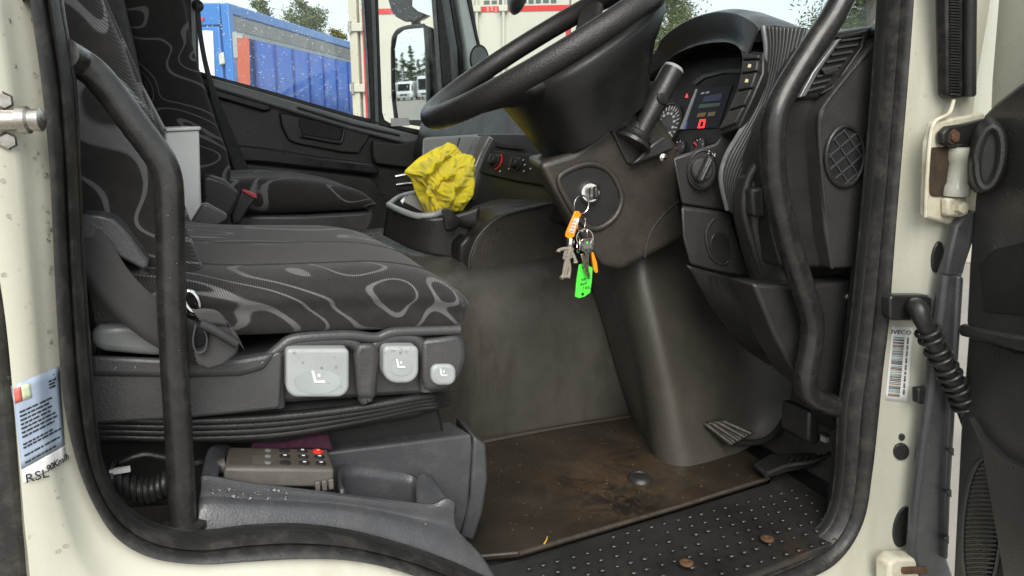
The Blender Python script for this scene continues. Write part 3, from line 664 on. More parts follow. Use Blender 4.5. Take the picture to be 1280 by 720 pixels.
# ================================================================== grab bars
g1 = thing('grab_bar', 'bent satin black grab bar rising beside the driver seat cushion', 'grab handle', P(230, 660, Y=.06))
tube('bar', [P(78, 66, Y=.025), P(96, 76, Y=.05), P(118, 92, Y=.058), P(142, 120, Y=.06), P(168, 155, Y=.06), P(193, 188, Y=.06), P(204, 206, Y=.06), P(210, 226, Y=.06), P(212, 255, Y=.06), P(213, 310, Y=.06), P(215, 400, Y=.06), P(222, 520, Y=.06), P(229, 655, Y=.06)], .0147, BARM, g1, 22, 8)
lathe('bar_foot', [(.026, 0), (.026, .006), (.018, .009)], P(229, 660, Y=.06), (0, 0, 1), BARM, g1, 20)
sp_ = []
for k in range(40):
    x, y = rr.uniform(205, 226), rr.uniform(230, 620); p = P(x, y, Y=.045); c = P(213+(y-300)*.045, y, Y=.06); n = (p-c); n = (n - V((0, 0, n.z))).normalized(); sp_.append((V((c.x, c.y, p.z))+n*.0146, n))
droplets('raindrops', sp_, WATER, g1, .0008, .0022, .5)
g2 = thing('grab_bar', 'angled satin black grab bar mounted beside the dashboard end vent', 'grab handle', P(1060, 512, Y=.04))
tube('bar', [P(1080, -60, Y=.05), P(1046, 12, Y=.05), P(1018, 55, Y=.05), P(985, 108, Y=.05), P(970, 142, Y=.05), P(966, 175, Y=.05), P(968, 225, Y=.05), P(982, 290, Y=.05), P(1004, 360, Y=.05), P(1015, 402, Y=.05), P(1013, 435, Y=.05), P(1007, 470, Y=.05), P(1010, 490, Y=.05), P(1026, 502, Y=.05), P(1060, 511, Y=.045)], .0182, BARM, g2, 24, 6)
lathe('bar_flange', [(.030, 0), (.030, .006), (.021, .010)], P(1064, 512, Y=.046), (-1, 0, 0), BARM, g2, 20)

# ================================================================== driver's seat
seat = thing('driver_chair', 'driver suspension seat in dark swirl fabric with grey levers on its black base', 'seat', (.13, .37, .02))
tp = [(150, 330, ), (190, 342), (235, 348), (300, 351), (400, 347), (480, 343), (528, 347), (553, 353), (568, 361), (577, 371)]
bt = [(150, 420), (190, 424), (235, 426), (300, 426), (400, 422), (480, 419), (528, 418), (553, 417), (568, 415), (577, 412)]
tp3, bt3 = crv([P(a, b_, Y=.125) for a, b_ in tp], 4), crv([P(a, b_, Y=.125) for a, b_ in bt], 4)
secs = []
for i, (a, b_) in enumerate(zip(tp3, bt3)):
    x = (a.x+b_.x)/2; zt, zb = a.z, b_.z; e = i/(len(tp3)-1)
    fr = max(0, (e-.80)/.20); y0, y1 = .112+.012*fr**2, .605-.03*fr**2
    crown = .016*(1-e)*1.0+.004
    prof = [(0, .52), (-.008, .70), (-.004, .86), (.012, .97), (.045, 1.03), (.085, 1.0), (.12, .985), (.25, 1.04), (.36, 1.18), (.42, 1.24), (.455, 1.18), (.482, 1.02), (.494, .82), (.494, .5), (.485, .22), (.45, .04), (.35, 0), (.15, 0), (.05, .02), (.015, .10), (.003, .28)]
    W = (y1-y0)/.494
    s = []
    for yy, zz in prof:
        if zz > 1.03: zz = 1.0+(zz-1.0)*max(0, 1-e*1.25)
        z = zb+(zt-zb)*zz + (crown*math.sin(math.pi*min(1, max(0, yy/.494))) if zz > .9 else 0)
        s.append(V((x, y0+yy*W, z)))
    secs.append(s)
secs = [crv(s, 3, True) for s in secs]
c0_ = sum(secs[-1], V((0, 0, 0)))/len(secs[-1]); s9 = secs[-1]; secs += [[c0_+V(((p-c0_).x*k_, (p-c0_).y*(1-(1-k_)*.25), (p-c0_).z*k_))+V((d_, 0, 0)) for p in s9] for k_, d_ in ((.97, .004), (.88, .009), (.72, .0125), (.48, .015), (.2, .016))]
loft('seat_cushion', secs, FABRIC_C, seat, angle=60)
# seams on the cushion
def seam(yy, nm='cushion_seam'):
    pts = []
    for s in secs[2:-6]:
        q = max((p for p in s if abs(p.y-yy) < .03), key=lambda p: p.z-abs(p.y-yy)*2); pts.append(V((q.x, yy, q.z+.0002)))
    tube(nm, pts, .0016, PLAINF, seat, 6, 1)
seam(.19); seam(.335)
# backrest: leaning block with side bolsters
brow = [(.44, .005), (.52, -.018), (.60, -.038), (.68, -.052), (.76, -.070), (.86, -.10), (.98, -.135), (1.10, -.165)]
secs = []
for z, xf in brow:
    e = (z-.44)/.66; y0, y1 = .135+.02*e, .605-.02*e
    bol = .030*(1-.35*e)
    prof = [(0, -.02), (.004, .4*bol), (.02, bol), (.05, bol*1.05), (.085, bol*.45), (.12, 0), (.25, -.006), (.36, 0), (.40, .45*bol), (.43, bol), (.455, bol*.9), (.468, .2*bol), (.47, -.03), (.465, -.09), (.44, -.115), (.25, -.12), (.04, -.115), (.005, -.09)]
    W = (y1-y0)/.47
    secs.append(crv([V((xf+xx*1.0, y0+yy*W, z)) for yy, xx in prof], 3, True))
loft('backrest', secs, FABRIC, seat, angle=60)
# inner armrest folded up against the backrest
a0, a1 = P(206, 166, Y=.60), P(108, -20, Y=.60)
ad = (a1-a0).normalized(); an = V((ad.z, 0, -ad.x))
if an.x < 0: an = -an
secs = []
for s_, h in ((0, .012), (.010, .026), (.03, .034), (.10, .040), (.2, .044), (.34, .046)):
    c = a0+ad*s_-an*(h)
    secs.append(crv([c+an*(h*u)+V((0, v*.030, 0)) for u, v in ((1, 0), (.9, .8), (.4, 1), (-.4, 1), (-.95, .8), (-1, 0), (-.95, -.8), (-.4, -1), (.4, -1), (.9, -.8))], 3, True))
loft('folded_armrest', secs, FABRIC, seat, angle=60)
tube('armrest_piping', [a0+ad*.006+an*.0015, a0+ad*.08+an*.0015, a0+ad*.2+an*.0015, a0+ad*.33+an*.0015], .003, MGREY, seat, 8, 3)
# recliner cover
A = [P(a, b_, Y=.095) for a, b_ in ((100, 268), (125, 269), (142, 274), (158, 290), (185, 325), (186, 333), (180, 338), (150, 322), (120, 300), (100, 300))]
prism2('recliner_cover', A, [p+V((.0, .05, 0)) for p in A], GREYP, seat, bevel=.010, seg=4)
prism2('recliner_bracket', [P(a, b_, Y=.12) for a, b_ in ((95, 290), (150, 318), (195, 348), (230, 372), (240, 440), (110, 420), (95, 350))], [P(a, b_, Y=.12)+V((0, .05, 0)) for a, b_ in ((95, 290), (150, 318), (195, 348), (230, 372), (240, 440), (110, 420), (95, 350))], BLACK, seat, bevel=.01)
A = [P(a, b_, Y=.105) for a, b_ in ((112, 414), (125, 408), (160, 405), (200, 409), (236, 420), (236, 446), (190, 446), (130, 441), (114, 434))]
prism2('side_cap', A, [p+V((0, .05, 0)) for p in A], MGREY, seat, bevel=.014, seg=4)
# moulded shroud with finger openings round the levers
YS = .118
def sp3(pts, y): return [P(a, b_, Y=y) for a, b_ in pts]
back = ((112, 452), (240, 456), (345, 440), (372, 424), (438, 420), (470, 424), (492, 417), (572, 414), (584, 424), (585, 448), (578, 470), (562, 488), (540, 494), (490, 496), (348, 506), (240, 520), (112, 528))
prism2('base_shroud', sp3(back, YS+.020), [p+V((0, .44, 0)) for p in sp3(back, YS+.020)], BASEP, seat, bevel=.008)
left_block = ((112, 450), (240, 458), (300, 457), (328, 452), (345, 440), (352, 440), (350, 508), (345, 511), (240, 522), (112, 530))
prism2('shroud_side', sp3(left_block, YS-.012), sp3(left_block, YS+.03), BASEP, seat, bevel=.008, seg=3)
prism2('shroud_ledge', sp3(((112, 444), (240, 449), (300, 448), (330, 443), (345, 440), (330, 462), (300, 470), (240, 472), (112, 470)), YS-.018), sp3(((112, 444), (240, 449), (300, 448), (330, 443), (345, 440), (330, 462), (300, 470), (240, 472), (112, 470)), YS), BASEP, seat, bevel=.008, seg=3)
for nm, pts, r in (('lever_surround', ((348, 508), (347, 470), (348, 446), (356, 433), (374, 428), (405, 426), (434, 426), (446, 432), (450, 446), (454, 492), (458, 500)), .0085),
                   ('lever_surround', ((458, 500), (461, 470), (464, 440), (472, 427), (486, 422), (508, 421), (522, 426), (530, 440), (532, 462), (532, 488)), .0085)):
    tube(nm, [P(a, b_, Y=YS+.008) for a, b_ in pts], r, BASEP, seat, 14, 5)
prism2('shroud_rib', sp3(((446, 428), (470, 428), (474, 444), (470, 499), (446, 499), (441, 444)), YS-.004), sp3(((446, 428), (470, 428), (474, 444), (470, 499), (446, 499), (441, 444)), YS+.03), BASEP, seat, bevel=.008, seg=3)
nose = ((526, 424), (572, 418), (582, 428), (583, 448), (576, 469), (560, 486), (530, 490), (526, 470))
prism2('shroud_nose', sp3(nose, YS-.004), sp3(nose, YS+.03), BASEP, seat, bevel=.009, seg=3)
tube('shroud_lip', [P(a, b_, Y=YS+.004) for a, b_ in ((300, 455), (330, 449), (348, 436), (366, 424), (405, 420), (438, 419), (470, 422), (492, 415), (540, 413), (574, 412))], .007, BASEP, seat, 12, 5)
# three grey seat levers with pictograms
FS = FB(YS)
def lpoly(cx, cy, hw, hh, rt_, rb_, n=6):
    o_ = []
    for sx, sy, a0_, r in ((1, 1, 0, rb_), (-1, 1, 90, rb_), (-1, -1, 180, rt_), (1, -1, 270, rt_)):
        for k in range(n+1):
            a_ = R(a0_+90*k/n); o_.append((cx+sx*(hw-r)+r*math.cos(a_), cy+sy*(hh-r)+r*math.sin(a_)))
    return o_
def lever(cx, cy, hw, hh, r, ox, oy, ohw, ohh, w0, dip):
    l = FS.slab('seat_lever', lpoly(cx, cy, hw, hh, *r), -.010, .016 if not dip else .010, LGREY, seat, bevel=.0045, seg=4)
    top = .016 if not dip else .010
    l2 = FS.slab('lever_dish', ell(ox, oy, ohw, ohh, 26), top-.001, top+.0008, M('lever_dish_grey', (.35, .38, .38), .45), l)
    f = Frame(FS.px(ox, oy, top+.0012), (1, 0, 0), (0, 0, 1)); k = w0
    for q in (((-4, 9), (-1, 9), (1.5, -4), (-1.5, -6)), ((-1.5, -6), (1.5, -4), (11, -5), (11, -8)), ((3, 0), (6, 0), (6, 4), (3, 4))):
        A = [f(a*k, b_*k, 0) for a, b_ in q]; prism2('pictogram_stroke', A, [p+f.n*.0005 for p in A], WMARK, l)
    return l
lever(394.5, 462, 39, 30, (6, 15), 394, 472, 29, 15, .00105, False)
lever(497.5, 452, 22, 23, (7, 17), 498, 455, 13, 10, .0008, False)
lever(552, 466.5, 15.5, 13, (9, 11), 552, 466, 12, 9.5, .0007, True)
# suspension bellows: stacked ribs
for k in range(4):
    y0 = 528+k*7.0; y1 = 497+k*4.2
    tube('bellows_rib', [P(116, y0-4, Y=.135+.006*k), P(240, y0-2, Y=.130+.006*k), P(350, y0-7, Y=.130+.006*k), P(450, lerp(y0, y1, .62)+1, Y=.131+.006*k), P(520, lerp(y0, y1, .93)-2, Y=.136+.006*k), P(548, y1-3, Y=.16), P(560, y1-6, Y=.26)], .0052, BLACK, seat, 12, 6)
prism2('bellows_core', sp3(((112, 520), (350, 505), (552, 488), (556, 512), (520, 526), (350, 556), (112, 560)), .16), [p+V((0, .40, 0)) for p in sp3(((112, 520), (350, 505), (552, 488), (556, 512), (520, 526), (350, 556), (112, 560)), .16)], DARK, seat, bevel=.01)
prism2('suspension_frame', sp3(((112, 545), (548, 505), (556, 540), (556, 610), (112, 640)), .22), [p+V((0, .34, 0)) for p in sp3(((112, 545), (548, 505), (556, 540), (556, 610), (112, 640)), .22)], DARK, seat, bevel=.006)
sp_ = [(P(rr.uniform(130, 330), rr.uniform(452, 462), Y=YS-.0185), V((0, -1, .4))) for k in range(26)]+[(P(rr.uniform(360, 430), rr.uniform(434, 490), Y=YS-.0162), V((0, -1, 0))) for k in range(16)]+[(P(rr.uniform(480, 515), rr.uniform(432, 445), Y=YS-.0162), V((0, -1, 0))) for k in range(12)]
droplets('raindrops', sp_, WATER, seat, .0007, .0022)

# ---- driver's lap belt
belt = thing('driver_seat_belt', 'grey black belt webbing draped past the recliner and folded over its tongue', 'seat belt', P(235, 450, Y=.08))
def ribbon(name, ctr, wid, mat, parent, th=.0016, n=6):
    A = crv([p+w_*.5 for p, w_ in zip(ctr, wid)], n); B = crv([p-w_*.5 for p, w_ in zip(ctr, wid)], n)
    rows = [[lerp(a, b_, t_) for t_ in (0, .25, .5, .75, 1)] for a, b_ in zip(A, B)]
    m = 5; vs_ = [p for r in rows for p in r]; fs = [(i*m+k, i*m+k+1, (i+1)*m+k+1, (i+1)*m+k) for i in range(len(rows)-1) for k in range(m-1)]
    return obj(name, vs_, fs, mat, parent, solid=th)
ct = [P(96, 295, Y=.10), P(118, 320, Y=.092), P(142, 356, Y=.085), P(172, 386, Y=.080), P(205, 410, Y=.080), P(240, 428, Y=.085), P(262, 434, Y=.088)]
wd = [V((.035, -.004, .028)), V((.035, -.004, .026)), V((.031, -.004, .032)), V((.026, -.004, .036)), V((.022, -.002, .040)), V((.016, 0, .044)), V((.01, 0, .046))]
ribbon('lap_webbing', ct, wd, WEB, belt)
loop = [P(a, b_, Y=.078) for a, b_ in ((240, 402), (238, 430), (240, 452), (252, 462), (274, 460), (292, 446), (300, 432))]
A = [P(a, b_, Y=.062) for a, b_ in ((241, 440), (250, 440), (258, 432), (260, 416), (262, 400), (284, 401), (292, 414), (300, 431), (296, 443), (280, 457), (260, 463), (246, 456))]
prism2('belt_fold', A, [p+V((0, .012, 0)) for p in A], WEB, belt, bevel=.004, seg=3)
ribbon('belt_loop', [P(a, b_, Y=.066) for a, b_ in ((244, 404), (241, 424), (246, 437), (256, 434), (258, 418), (252, 404))], [V((0, .026, 0))]*6, WEB, belt, .0016)
ribbon('belt_flap', [P(a, b_, Y=.060) for a, b_ in ((248, 398), (266, 396), (284, 402), (298, 428))], [V((.012, .0, -.020))]*4, WEB, belt, .002)
tube('tongue_bar', [P(250, 404, Y=.050), P(270, 414, Y=.050), P(296, 430, Y=.050)], .0055, BLACK, belt, 10, 3)
tube('belt_ring', [P(x, y, Y=.10) for x, y in ell(239, 377, 8, 14, 18, -25)], .0030, CHROME, belt, 8, 1, True)
tube('belt_ring', [P(x, y, Y=.105) for x, y in ell(237, 380, 9, 14, 18, -25)], .0026, CHROME, belt, 8, 1, True)

# ================================================================== seat-side console with remote and cord
tray = thing('side_tray', 'slate grey moulded stowage tray between seat base and door sill', 'stowage tray', P(420, 680, Y=.15))
# two-roll outer wall following the sill
top = [(252, 598), (262, 597), (310, 606), (415, 618), (470, 625), (521, 631), (542, 632), (558, 625), (568, 630)]
mid = [(250, 622), (262, 620), (310, 624), (415, 630), (470, 638), (521, 648), (545, 652), (560, 655), (570, 662)]
mid2 = [(249, 636), (262, 632), (310, 634), (415, 640), (470, 650), (521, 662), (550, 672), (575, 682), (600, 694)]
low = [(246, 672), (262, 672), (310, 668), (415, 668), (470, 680), (521, 694), (555, 704), (590, 716), (622, 728)]
rows = [[P(a, b_+3, Y=.115) for a, b_ in top], [P(a, b_, Y=.085) for a, b_ in top], [P(a, b_, Y=.082) for a, b_ in mid], [P(a, b_, Y=.066) for a, b_ in mid2], [P(a, b_, Y=.05) for a, b_ in low]]
sheet('tray_wall', rows, GREYP, tray, 4, 5, solid=.005)
sheet('tray_floor', [[P(a, b_+22, Y=.10) for a, b_ in top], [P(a, b_-4, Y=.20) for a, b_ in top]], GREYP, tray, 3, 3, solid=.004)
prism2('tray_end_wall', [P(a, b_, Y=.085) for a, b_ in ((521, 631), (542, 632), (558, 625), (568, 630), (570, 664), (521, 664))], [P(a, b_, Y=.17) for a, b_ in ((519, 596), (524, 592), (532, 588), (541, 596), (556, 640), (519, 640))], GREYP, tray, bevel=.005, seg=3)
sheet('pocket_wall', [[P(428, 612, Y=.10), P(424, 598, Y=.14), P(430, 582, Y=.185), P(470, 586, Y=.19), P(512, 593, Y=.188), P(522, 604, Y=.17)], [P(428, 645, Y=.10), P(424, 640, Y=.14), P(430, 632, Y=.185), P(470, 634, Y=.19), P(512, 640, Y=.188), P(522, 640, Y=.17)]], GREYP, tray, 5, 3, solid=.005)
bx = ((372, 566), (415, 564), (590, 543), (592, 560), (586, 640), (575, 672), (372, 672))
bb = ((372, 545), (415, 546), (563, 526), (566, 560), (562, 620), (556, 640), (372, 640))
prism2('stowage_box', sp3(bx, .19), sp3(bb, .26), GREYP, tray, bevel=.005, seg=3)
prism2('box_cheek', [P(a, b_, Y=.185) for a, b_ in ((592, 545), (608, 556), (610, 600), (604, 640), (592, 676), (576, 672), (588, 620))], [P(a, b_, Y=.34) for a, b_ in ((570, 520), (582, 528), (584, 580), (580, 620), (570, 650), (556, 645), (566, 600))], GREYP, tray, bevel=.005, seg=3)
lathe('box_screw', [(.006, 0), (.006, .002), (.003, .0025), (.0025, .001), (0, .0008)], P(514, 543, Y=.232), (0, -.25, 1), STEEL, tray, 12)
sheet('tray_front_arm', [[P(250, 600, Y=.09), P(262, 560, Y=.16), P(285, 556, Y=.19)], [P(270, 600, Y=.10), P(282, 572, Y=.16), P(296, 566, Y=.19)]], GREYP, tray, 4, 3, solid=.006)
sp_ = [(P(rr.uniform(262, 360), rr.uniform(610, 625), Y=.0815-.002), V((0, -1, .6))) for k in range(40)]+[(P(rr.uniform(300, 560), rr.uniform(650, 662), Y=.066), V((0, -1, .6))) for k in range(14)]
droplets('raindrops', sp_, WATER, tray, .0009, .0030)

# remote control
rem = thing('remote_control', 'grimy taupe handheld remote with a red button lying in the grey tray', 'remote control', P(350, 606, Y=.13))
TA = M('taupe_plastic', (.085, .078, .070), .5, (.105, .097, .088), 25, .3, 700, dust=(.17, .15, .13), dust_amt=.4)
a, b_, c, d = P(280, 585, Y=.105), P(418, 587, Y=.105), P(410, 561, Y=.168), P(286, 558, Y=.168)
RF = Frame(a, b_-a, d-a); dn = -RF.n if RF.n.z > 0 else RF.n; upn = -dn
prism2('remote_case', [a, b_, c, d], [p+dn*.026 for p in (a+V((.002, 0, 0)), b_+V((.003, 0, 0)), c, d)], TA, rem, bevel=.004, seg=3)
prism2('keypad', [lerp(lerp(a, b_, u), lerp(d, c, u), v)+upn*.0002 for u, v in ((.03, .10), (.97, .10), (.975, .90), (.03, .90))], [lerp(lerp(a, b_, u), lerp(d, c, u), v)+upn*.0012 for u, v in ((.03, .10), (.97, .10), (.975, .90), (.03, .90))], M('keypad_film', (.075, .066, .055), .35, (.092, .08, .067), 30), rem)
def onr(u, v): return lerp(lerp(a, b_, u), lerp(d, c, u), v)+upn*.0013
for i, u in enumerate((.54, .72, .88)):
    for j, v in enumerate((.22, .52, .80)):
        red = i == 2 and j == 2
        kb = lathe('key', [(.0068, 0), (.0068, .0012), (.0055, .0020), (0, .0022)], onr(u, v), upn, RED if red else BLACK, rem, 18)
        if not (i == 0 and j != 1): box('key_mark', onr(u, v)+upn*.0025, (.004, .0022, .0006), WMARK if not red else flatm('pale_red', (.8, .35, .3)), kb, (RF.u, RF.v, RF.n))
for v in (.22, .52, .80): lathe('indicator', [(.0042, 0), (.0042, .0008), (0, .0016)], onr(.38, v), upn, MGREY, rem, 14)
box('label_panel', onr(.31, .38), (.020, .022, .0006), M('keypad_label', (.10, .092, .08), .4), rem, (RF.u, RF.v, RF.n))
for k in range(3): box('grip_tab', b_+dn*.018+V((-.019+.0085*k, -.003, 0)), (.0065, .006, .014), TA, rem, bevel=.0012)
lathe('cable_boot', [(.006, 0), (.009, .004), (.009, .016), (.010, .018), (.010, .022)], lerp(a, d, .5)+dn*.012+V((-.022, 0, 0)), (1, 0, 0), TA, rem, 16)
# coiled lead
cord = thing('coiled_cord', 'coiled black lead in the dark gap beside the grab bar foot', 'cord', P(175, 640, Y=.12))
ca, cb2 = P(140, 590, Y=.14), P(212, 602, Y=.13); pts = []
for k in range(14*9):
    t_ = k/(14*9-1); q = 2*math.pi*k/14; c0 = lerp(ca, cb2, t_)+V((0, 0, -.018*math.sin(math.pi*t_)))
    pts.append(c0+V((.003*math.cos(q), .013*math.cos(q), .013*math.sin(q))))
tube('coil', pts, .0042, BLACK, cord, 8, 1)
tube('lead', [cb2, P(226, 588, Y=.12), P(250, 578, Y=.12), lerp(a, d, .5)+dn*.012+V((-.022, 0, 0))], .0035, BLACK, cord, 8, 5)
tube('lead', [P(150, 578, Y=.15), P(180, 568, Y=.15), P(210, 572, Y=.15), P(240, 566, Y=.15)], .0040, BLACK, cord, 8, 5)
obj('white_tie', *g_box(P(150, 588, Y=.128), (.022, .005, .006)), WMARK, cord)
rag = sheet('purple_cloth', [[P(310, 566, Y=.175), P(340, 562, Y=.175), P(380, 560, Y=.175), P(416, 562, Y=.175)], [P(316, 553, Y=.18), P(350, 548, Y=.185), P(380, 543, Y=.18), P(410, 542, Y=.18)], [P(310, 549, Y=.22), P(350, 545, Y=.22), P(385, 539, Y=.22), P(412, 538, Y=.22)]], M('purple_cloth', (.045, .006, .024), .9, (.03, .004, .017), 40, .6, 300), None, 5, 5, solid=.004)
tag(rag, 'purple cloth stuffed under the seat bellows behind the remote', 'cloth')

# ================================================================== passenger seat
ps = thing('passenger_chair', 'far passenger seat in dark swirl fabric under the side window', 'seat', P(330, 300, Y=1.5))
tp = [(240, 232), (290, 226), (340, 224), (385, 226), (430, 233), (455, 241), (468, 252)]
bt = [(240, 274), (290, 272), (340, 271), (385, 269), (430, 266), (455, 263), (468, 258)]
tp3, bt3 = crv([P(a_, b2, Y=1.36) for a_, b2 in tp], 4), crv([P(a_, b2, Y=1.36) for a_, b2 in bt], 4)
secs = []
for a_, b2 in zip(tp3, bt3):
    x = (a_.x+b2.x)/2
    secs.append(crv([V((x, 1.34+yy, b2.z+(a_.z-b2.z)*zz)) for yy, zz in ((0, .5), (.01, .85), (.05, 1.02), (.15, 1), (.3, 1), (.42, 1.03), (.47, .85), (.48, .5), (.46, .1), (.3, 0), (.15, 0), (.02, .1))], 2, True))
loft('seat_cushion', secs, FABRIC, ps, angle=60)
base = ((240, 268), (380, 268), (452, 264), (468, 262), (467, 280), (460, 292), (240, 300))
prism2('seat_base', [P(a_, b2, Y=1.37) for a_, b2 in base], [P(a_, b2, Y=1.37)+V((0, .42, 0)) for a_, b2 in base], BASEP, ps, bevel=.012)
prism2('seat_plinth', [P(a_, b2, Y=1.40) for a_, b2 in ((240, 290), (455, 285), (450, 330), (240, 330))], [P(a_, b2, Y=1.40)+V((0, .35, 0)) for a_, b2 in ((240, 290), (455, 285), (450, 330), (240, 330))], BASEP, ps)
fe = [(286, 236), (288, 215), (283, 190), (268, 150), (252, 100), (238, 50), (229, 0), (224, -60), (222, -110)]
secs = []
for i, (a_, b2) in enumerate(fe):
    q = P(a_, b2, Y=1.33); e = i/8; y0, y1 = 1.33+.01*e, 1.80-.02*e; bol = .035*(1-.4*e)
    W = (y1-y0)/.47
    secs.append(crv([V((q.x-bol*.4+xx, y0+yy*W, q.z)) for yy, xx in ((0, -.03), (.008, .3*bol), (.03, bol*.5), (.07, bol*.4), (.12, -.01), (.24, -.016), (.36, -.01), (.42, bol*.4), (.46, .3*bol), (.47, -.03), (.465, -.10), (.43, -.13), (.24, -.135), (.04, -.13), (.005, -.10))], 3, True))
loft('backrest', secs, FABRIC, ps, angle=60)
# middle seat back squab between the two
mid = [(168, 250), (166, 200), (160, 150), (150, 100), (140, 50), (128, 0), (116, -60)]
secs = []
for i, (a_, b2) in enumerate(mid):
    q = P(a_+14, b2, Y=1.0)
    secs.append(crv([V((q.x+xx, .90+yy, q.z)) for yy, xx in ((0, -.03), (.01, 0), (.05, .015), (.17, .01), (.29, .015), (.33, 0), (.34, -.03), (.33, -.10), (.17, -.12), (.01, -.10))], 3, True))
cs_ = thing('centre_backrest', 'plain charcoal centre backrest between the two swirl fabric seats', 'seat back', P(180, 280, Y=1.05))
loft('squab', secs, PLAINF, cs_, angle=60)
# passenger belt
pb = thing('passenger_seat_belt', 'black belt webbing running down past the passenger backrest', 'seat belt', P(300, 240, Y=1.80))
ribbon('webbing', [P(244, -40, Y=1.86), P(250, 40, Y=1.86), P(262, 100, Y=1.86), P(282, 160, Y=1.86), P(306, 222, Y=1.84)], [V((.012, .02, 0)), V((.014, .025, 0)), V((.018, .03, 0)), V((.035, .03, 0)), V((.05, .03, 0))], PLAINF, pb)
lathe('belt_guide', [(.016, 0), (.018, .006), (.018, .014), (.010, .018)], P(247, 8, Y=1.875), (0, -1, 0), BLACK, pb, 16)
# buckles and case between the seats
bk = thing('belt_buckle', 'grey faced belt buckle leaning at the back of the driver cushion', 'buckle', P(262, 292, Y=.64))
f = Frame(P(262, 274, Y=.645), P(284, 262, Y=.645)-P(238, 290, Y=.645), (0, 0, 1))
A = [P(x, y, Y=.645) for x, y in ((232, 290), (252, 256), (258, 254), (284, 268), (285, 274), (268, 286), (240, 298))]
prism2('buckle_body', A, [p+V((.0, .028, 0)) for p in A], BASEP, bk, bevel=.004)
prism2('buckle_slot', [P(x, y, Y=.6435) for x, y in ((242, 281), (247, 276), (254, 279), (249, 286))], [P(x, y, Y=.6445) for x, y in ((242, 281), (247, 276), (254, 279), (249, 286))], DARK, bk)
bk2 = thing('belt_buckle', 'black belt buckle with a red release button beside the passenger cushion', 'buckle', P(306, 270, Y=1.28))
A = [P(x, y, Y=1.27) for x, y in ((288, 268), (302, 238), (320, 244), (320, 250), (310, 262), (300, 280), (290, 280))]
prism2('buckle_body', A, [p+V((0, .03, 0)) for p in A], BLACK, bk2, bevel=.005)
A = [P(x, y, Y=1.262) for x, y in ((302, 239), (305, 237), (321, 243), (321, 249))]
prism2('release_button', A, [p+V((0, .03, 0)) for p in A], M('button_red', (.50, .06, .07), .4), bk2, bevel=.002)
ab = thing('armrest_stub', 'dark grey armrest block standing behind the belt buckles', 'armrest', P(275, 280, Y=1.15))
A = [P(x, y, Y=1.12) for x, y in ((252, 222), (262, 219), (282, 226), (299, 240), (300, 248), (282, 282), (252, 282))]
prism2('block', A, [p+V((0, .09, 0)) for p in A], BLACK, ab, bevel=.012, seg=3)
cse = thing('document_case', 'upright pale grey metal case standing between the seats', 'case', P(228, 285, Y=.80))
A = [P(x, y, Y=.78) for x, y in ((206, 163), (249, 161), (253, 285), (206, 290))]
prism2('case_body', A, [p+V((-.02, .16, 0)) for p in A], ALU, cse, bevel=.004)
A = [P(x, y, Y=.776) for x, y in ((207, 160), (251, 158), (251, 163), (207, 165))]
prism2('case_rim', A, [p+V((-.02, .168, 0)) for p in A], ALU, cse, bevel=.002)

# ================================================================== floor mat and pedals
mat_ = [V((.40, .46, .012)), V((.36, .34, .012)), V((.34, .19, .012)), V((.44, .163, .012)), V((.75, .181, .012)), V((.985, .200, .012)), V((1.02, .25, .012)), V((1.03, .33, .012)), V((1.02, .50, .012)), V((.96, .572, .012)), V((.75, .572, .012)), V((.56, .572, .012)), V((.47, .54, .012))]
fm = slab('floor_mat', mat_, (0, 0, -.011), MATM, None, bevel=.003)
tag(fm, 'brown muddy black rubber mat covering the footwell floor', 'floor mat')
EDGE = M('frayed_edge', (.055, .043, .031), .9, (.025, .020, .015), 60, .8, 400)
tube('mat_edge', [V((.44, .162, .010)), V((.58, .170, .010)), V((.75, .180, .010)), V((.87, .190, .010)), V((.985, .199, .010))], .0032, EDGE, fm, 8, 5)
tube('mat_fold', [V((.42, .562, .012)), V((.56, .568, .014)), V((.75, .568, .014)), V((.93, .56, .012))], .006, MATM, fm, 8, 5)
lathe('mat_stud', [(.024, 0), (.022, .005), (.017, .008), (.015, .006), (.010, .0075), (0, .008)], P(800, 599, Z=.012), (0, 0, 1), BLACK, fm, 24)
parts = []
for k in range(120):
    x, y = rr.uniform(.45, .99), rr.uniform(.19, .55); s_ = rr.uniform(.0005, .0014); parts.append(g_box((x, y, .0124+s_*.4), (s_*rr.uniform(1, 2.4), s_, s_*.8), basis((rr.uniform(-.3, .3), rr.uniform(-.3, .3), 1), (rr.uniform(-1, 1), rr.uniform(-1, 1), .1))))
v_, f_ = merge(parts); o = obj('grit', v_, f_, M('dry_grit', (.16, .12, .07), .9, (.09, .065, .04), 80), fm, smooth=False); o['kind'] = 'stuff'
lf = obj('straw', *g_tube(crv([P(680, 680, Z=.014), P(683, 675, Z=.016), P(684, 671, Z=.014)], 4), .0013, 6), M('dry_straw', (.62, .36, .05), .7), None)
tag(lf, 'tiny yellow straw lying on the muddy mat', 'straw')
bp = thing('brake_pedal', 'worn ribbed brake pedal pad on a curved steel arm', 'pedal', P(915, 560, Z=.012))
c0 = [P(x, y, Y=yy) for x, y, yy in ((876, 529, .32), (906, 524, .30), (945, 541, .26), (912, 559, .28))]
nn = (c0[1]-c0[0]).cross(c0[3]-c0[0]).normalized()
if nn.z < 0: nn = -nn
PEDAL = M('worn_pedal_rubber', (.020, .017, .013), .5, (.034, .028, .021), 40, .4, 300, dust=(.10, .08, .06), dust_amt=.25)
prism2('pedal_pad', c0, [p-nn*.012 for p in c0], PEDAL, bp, bevel=.004)
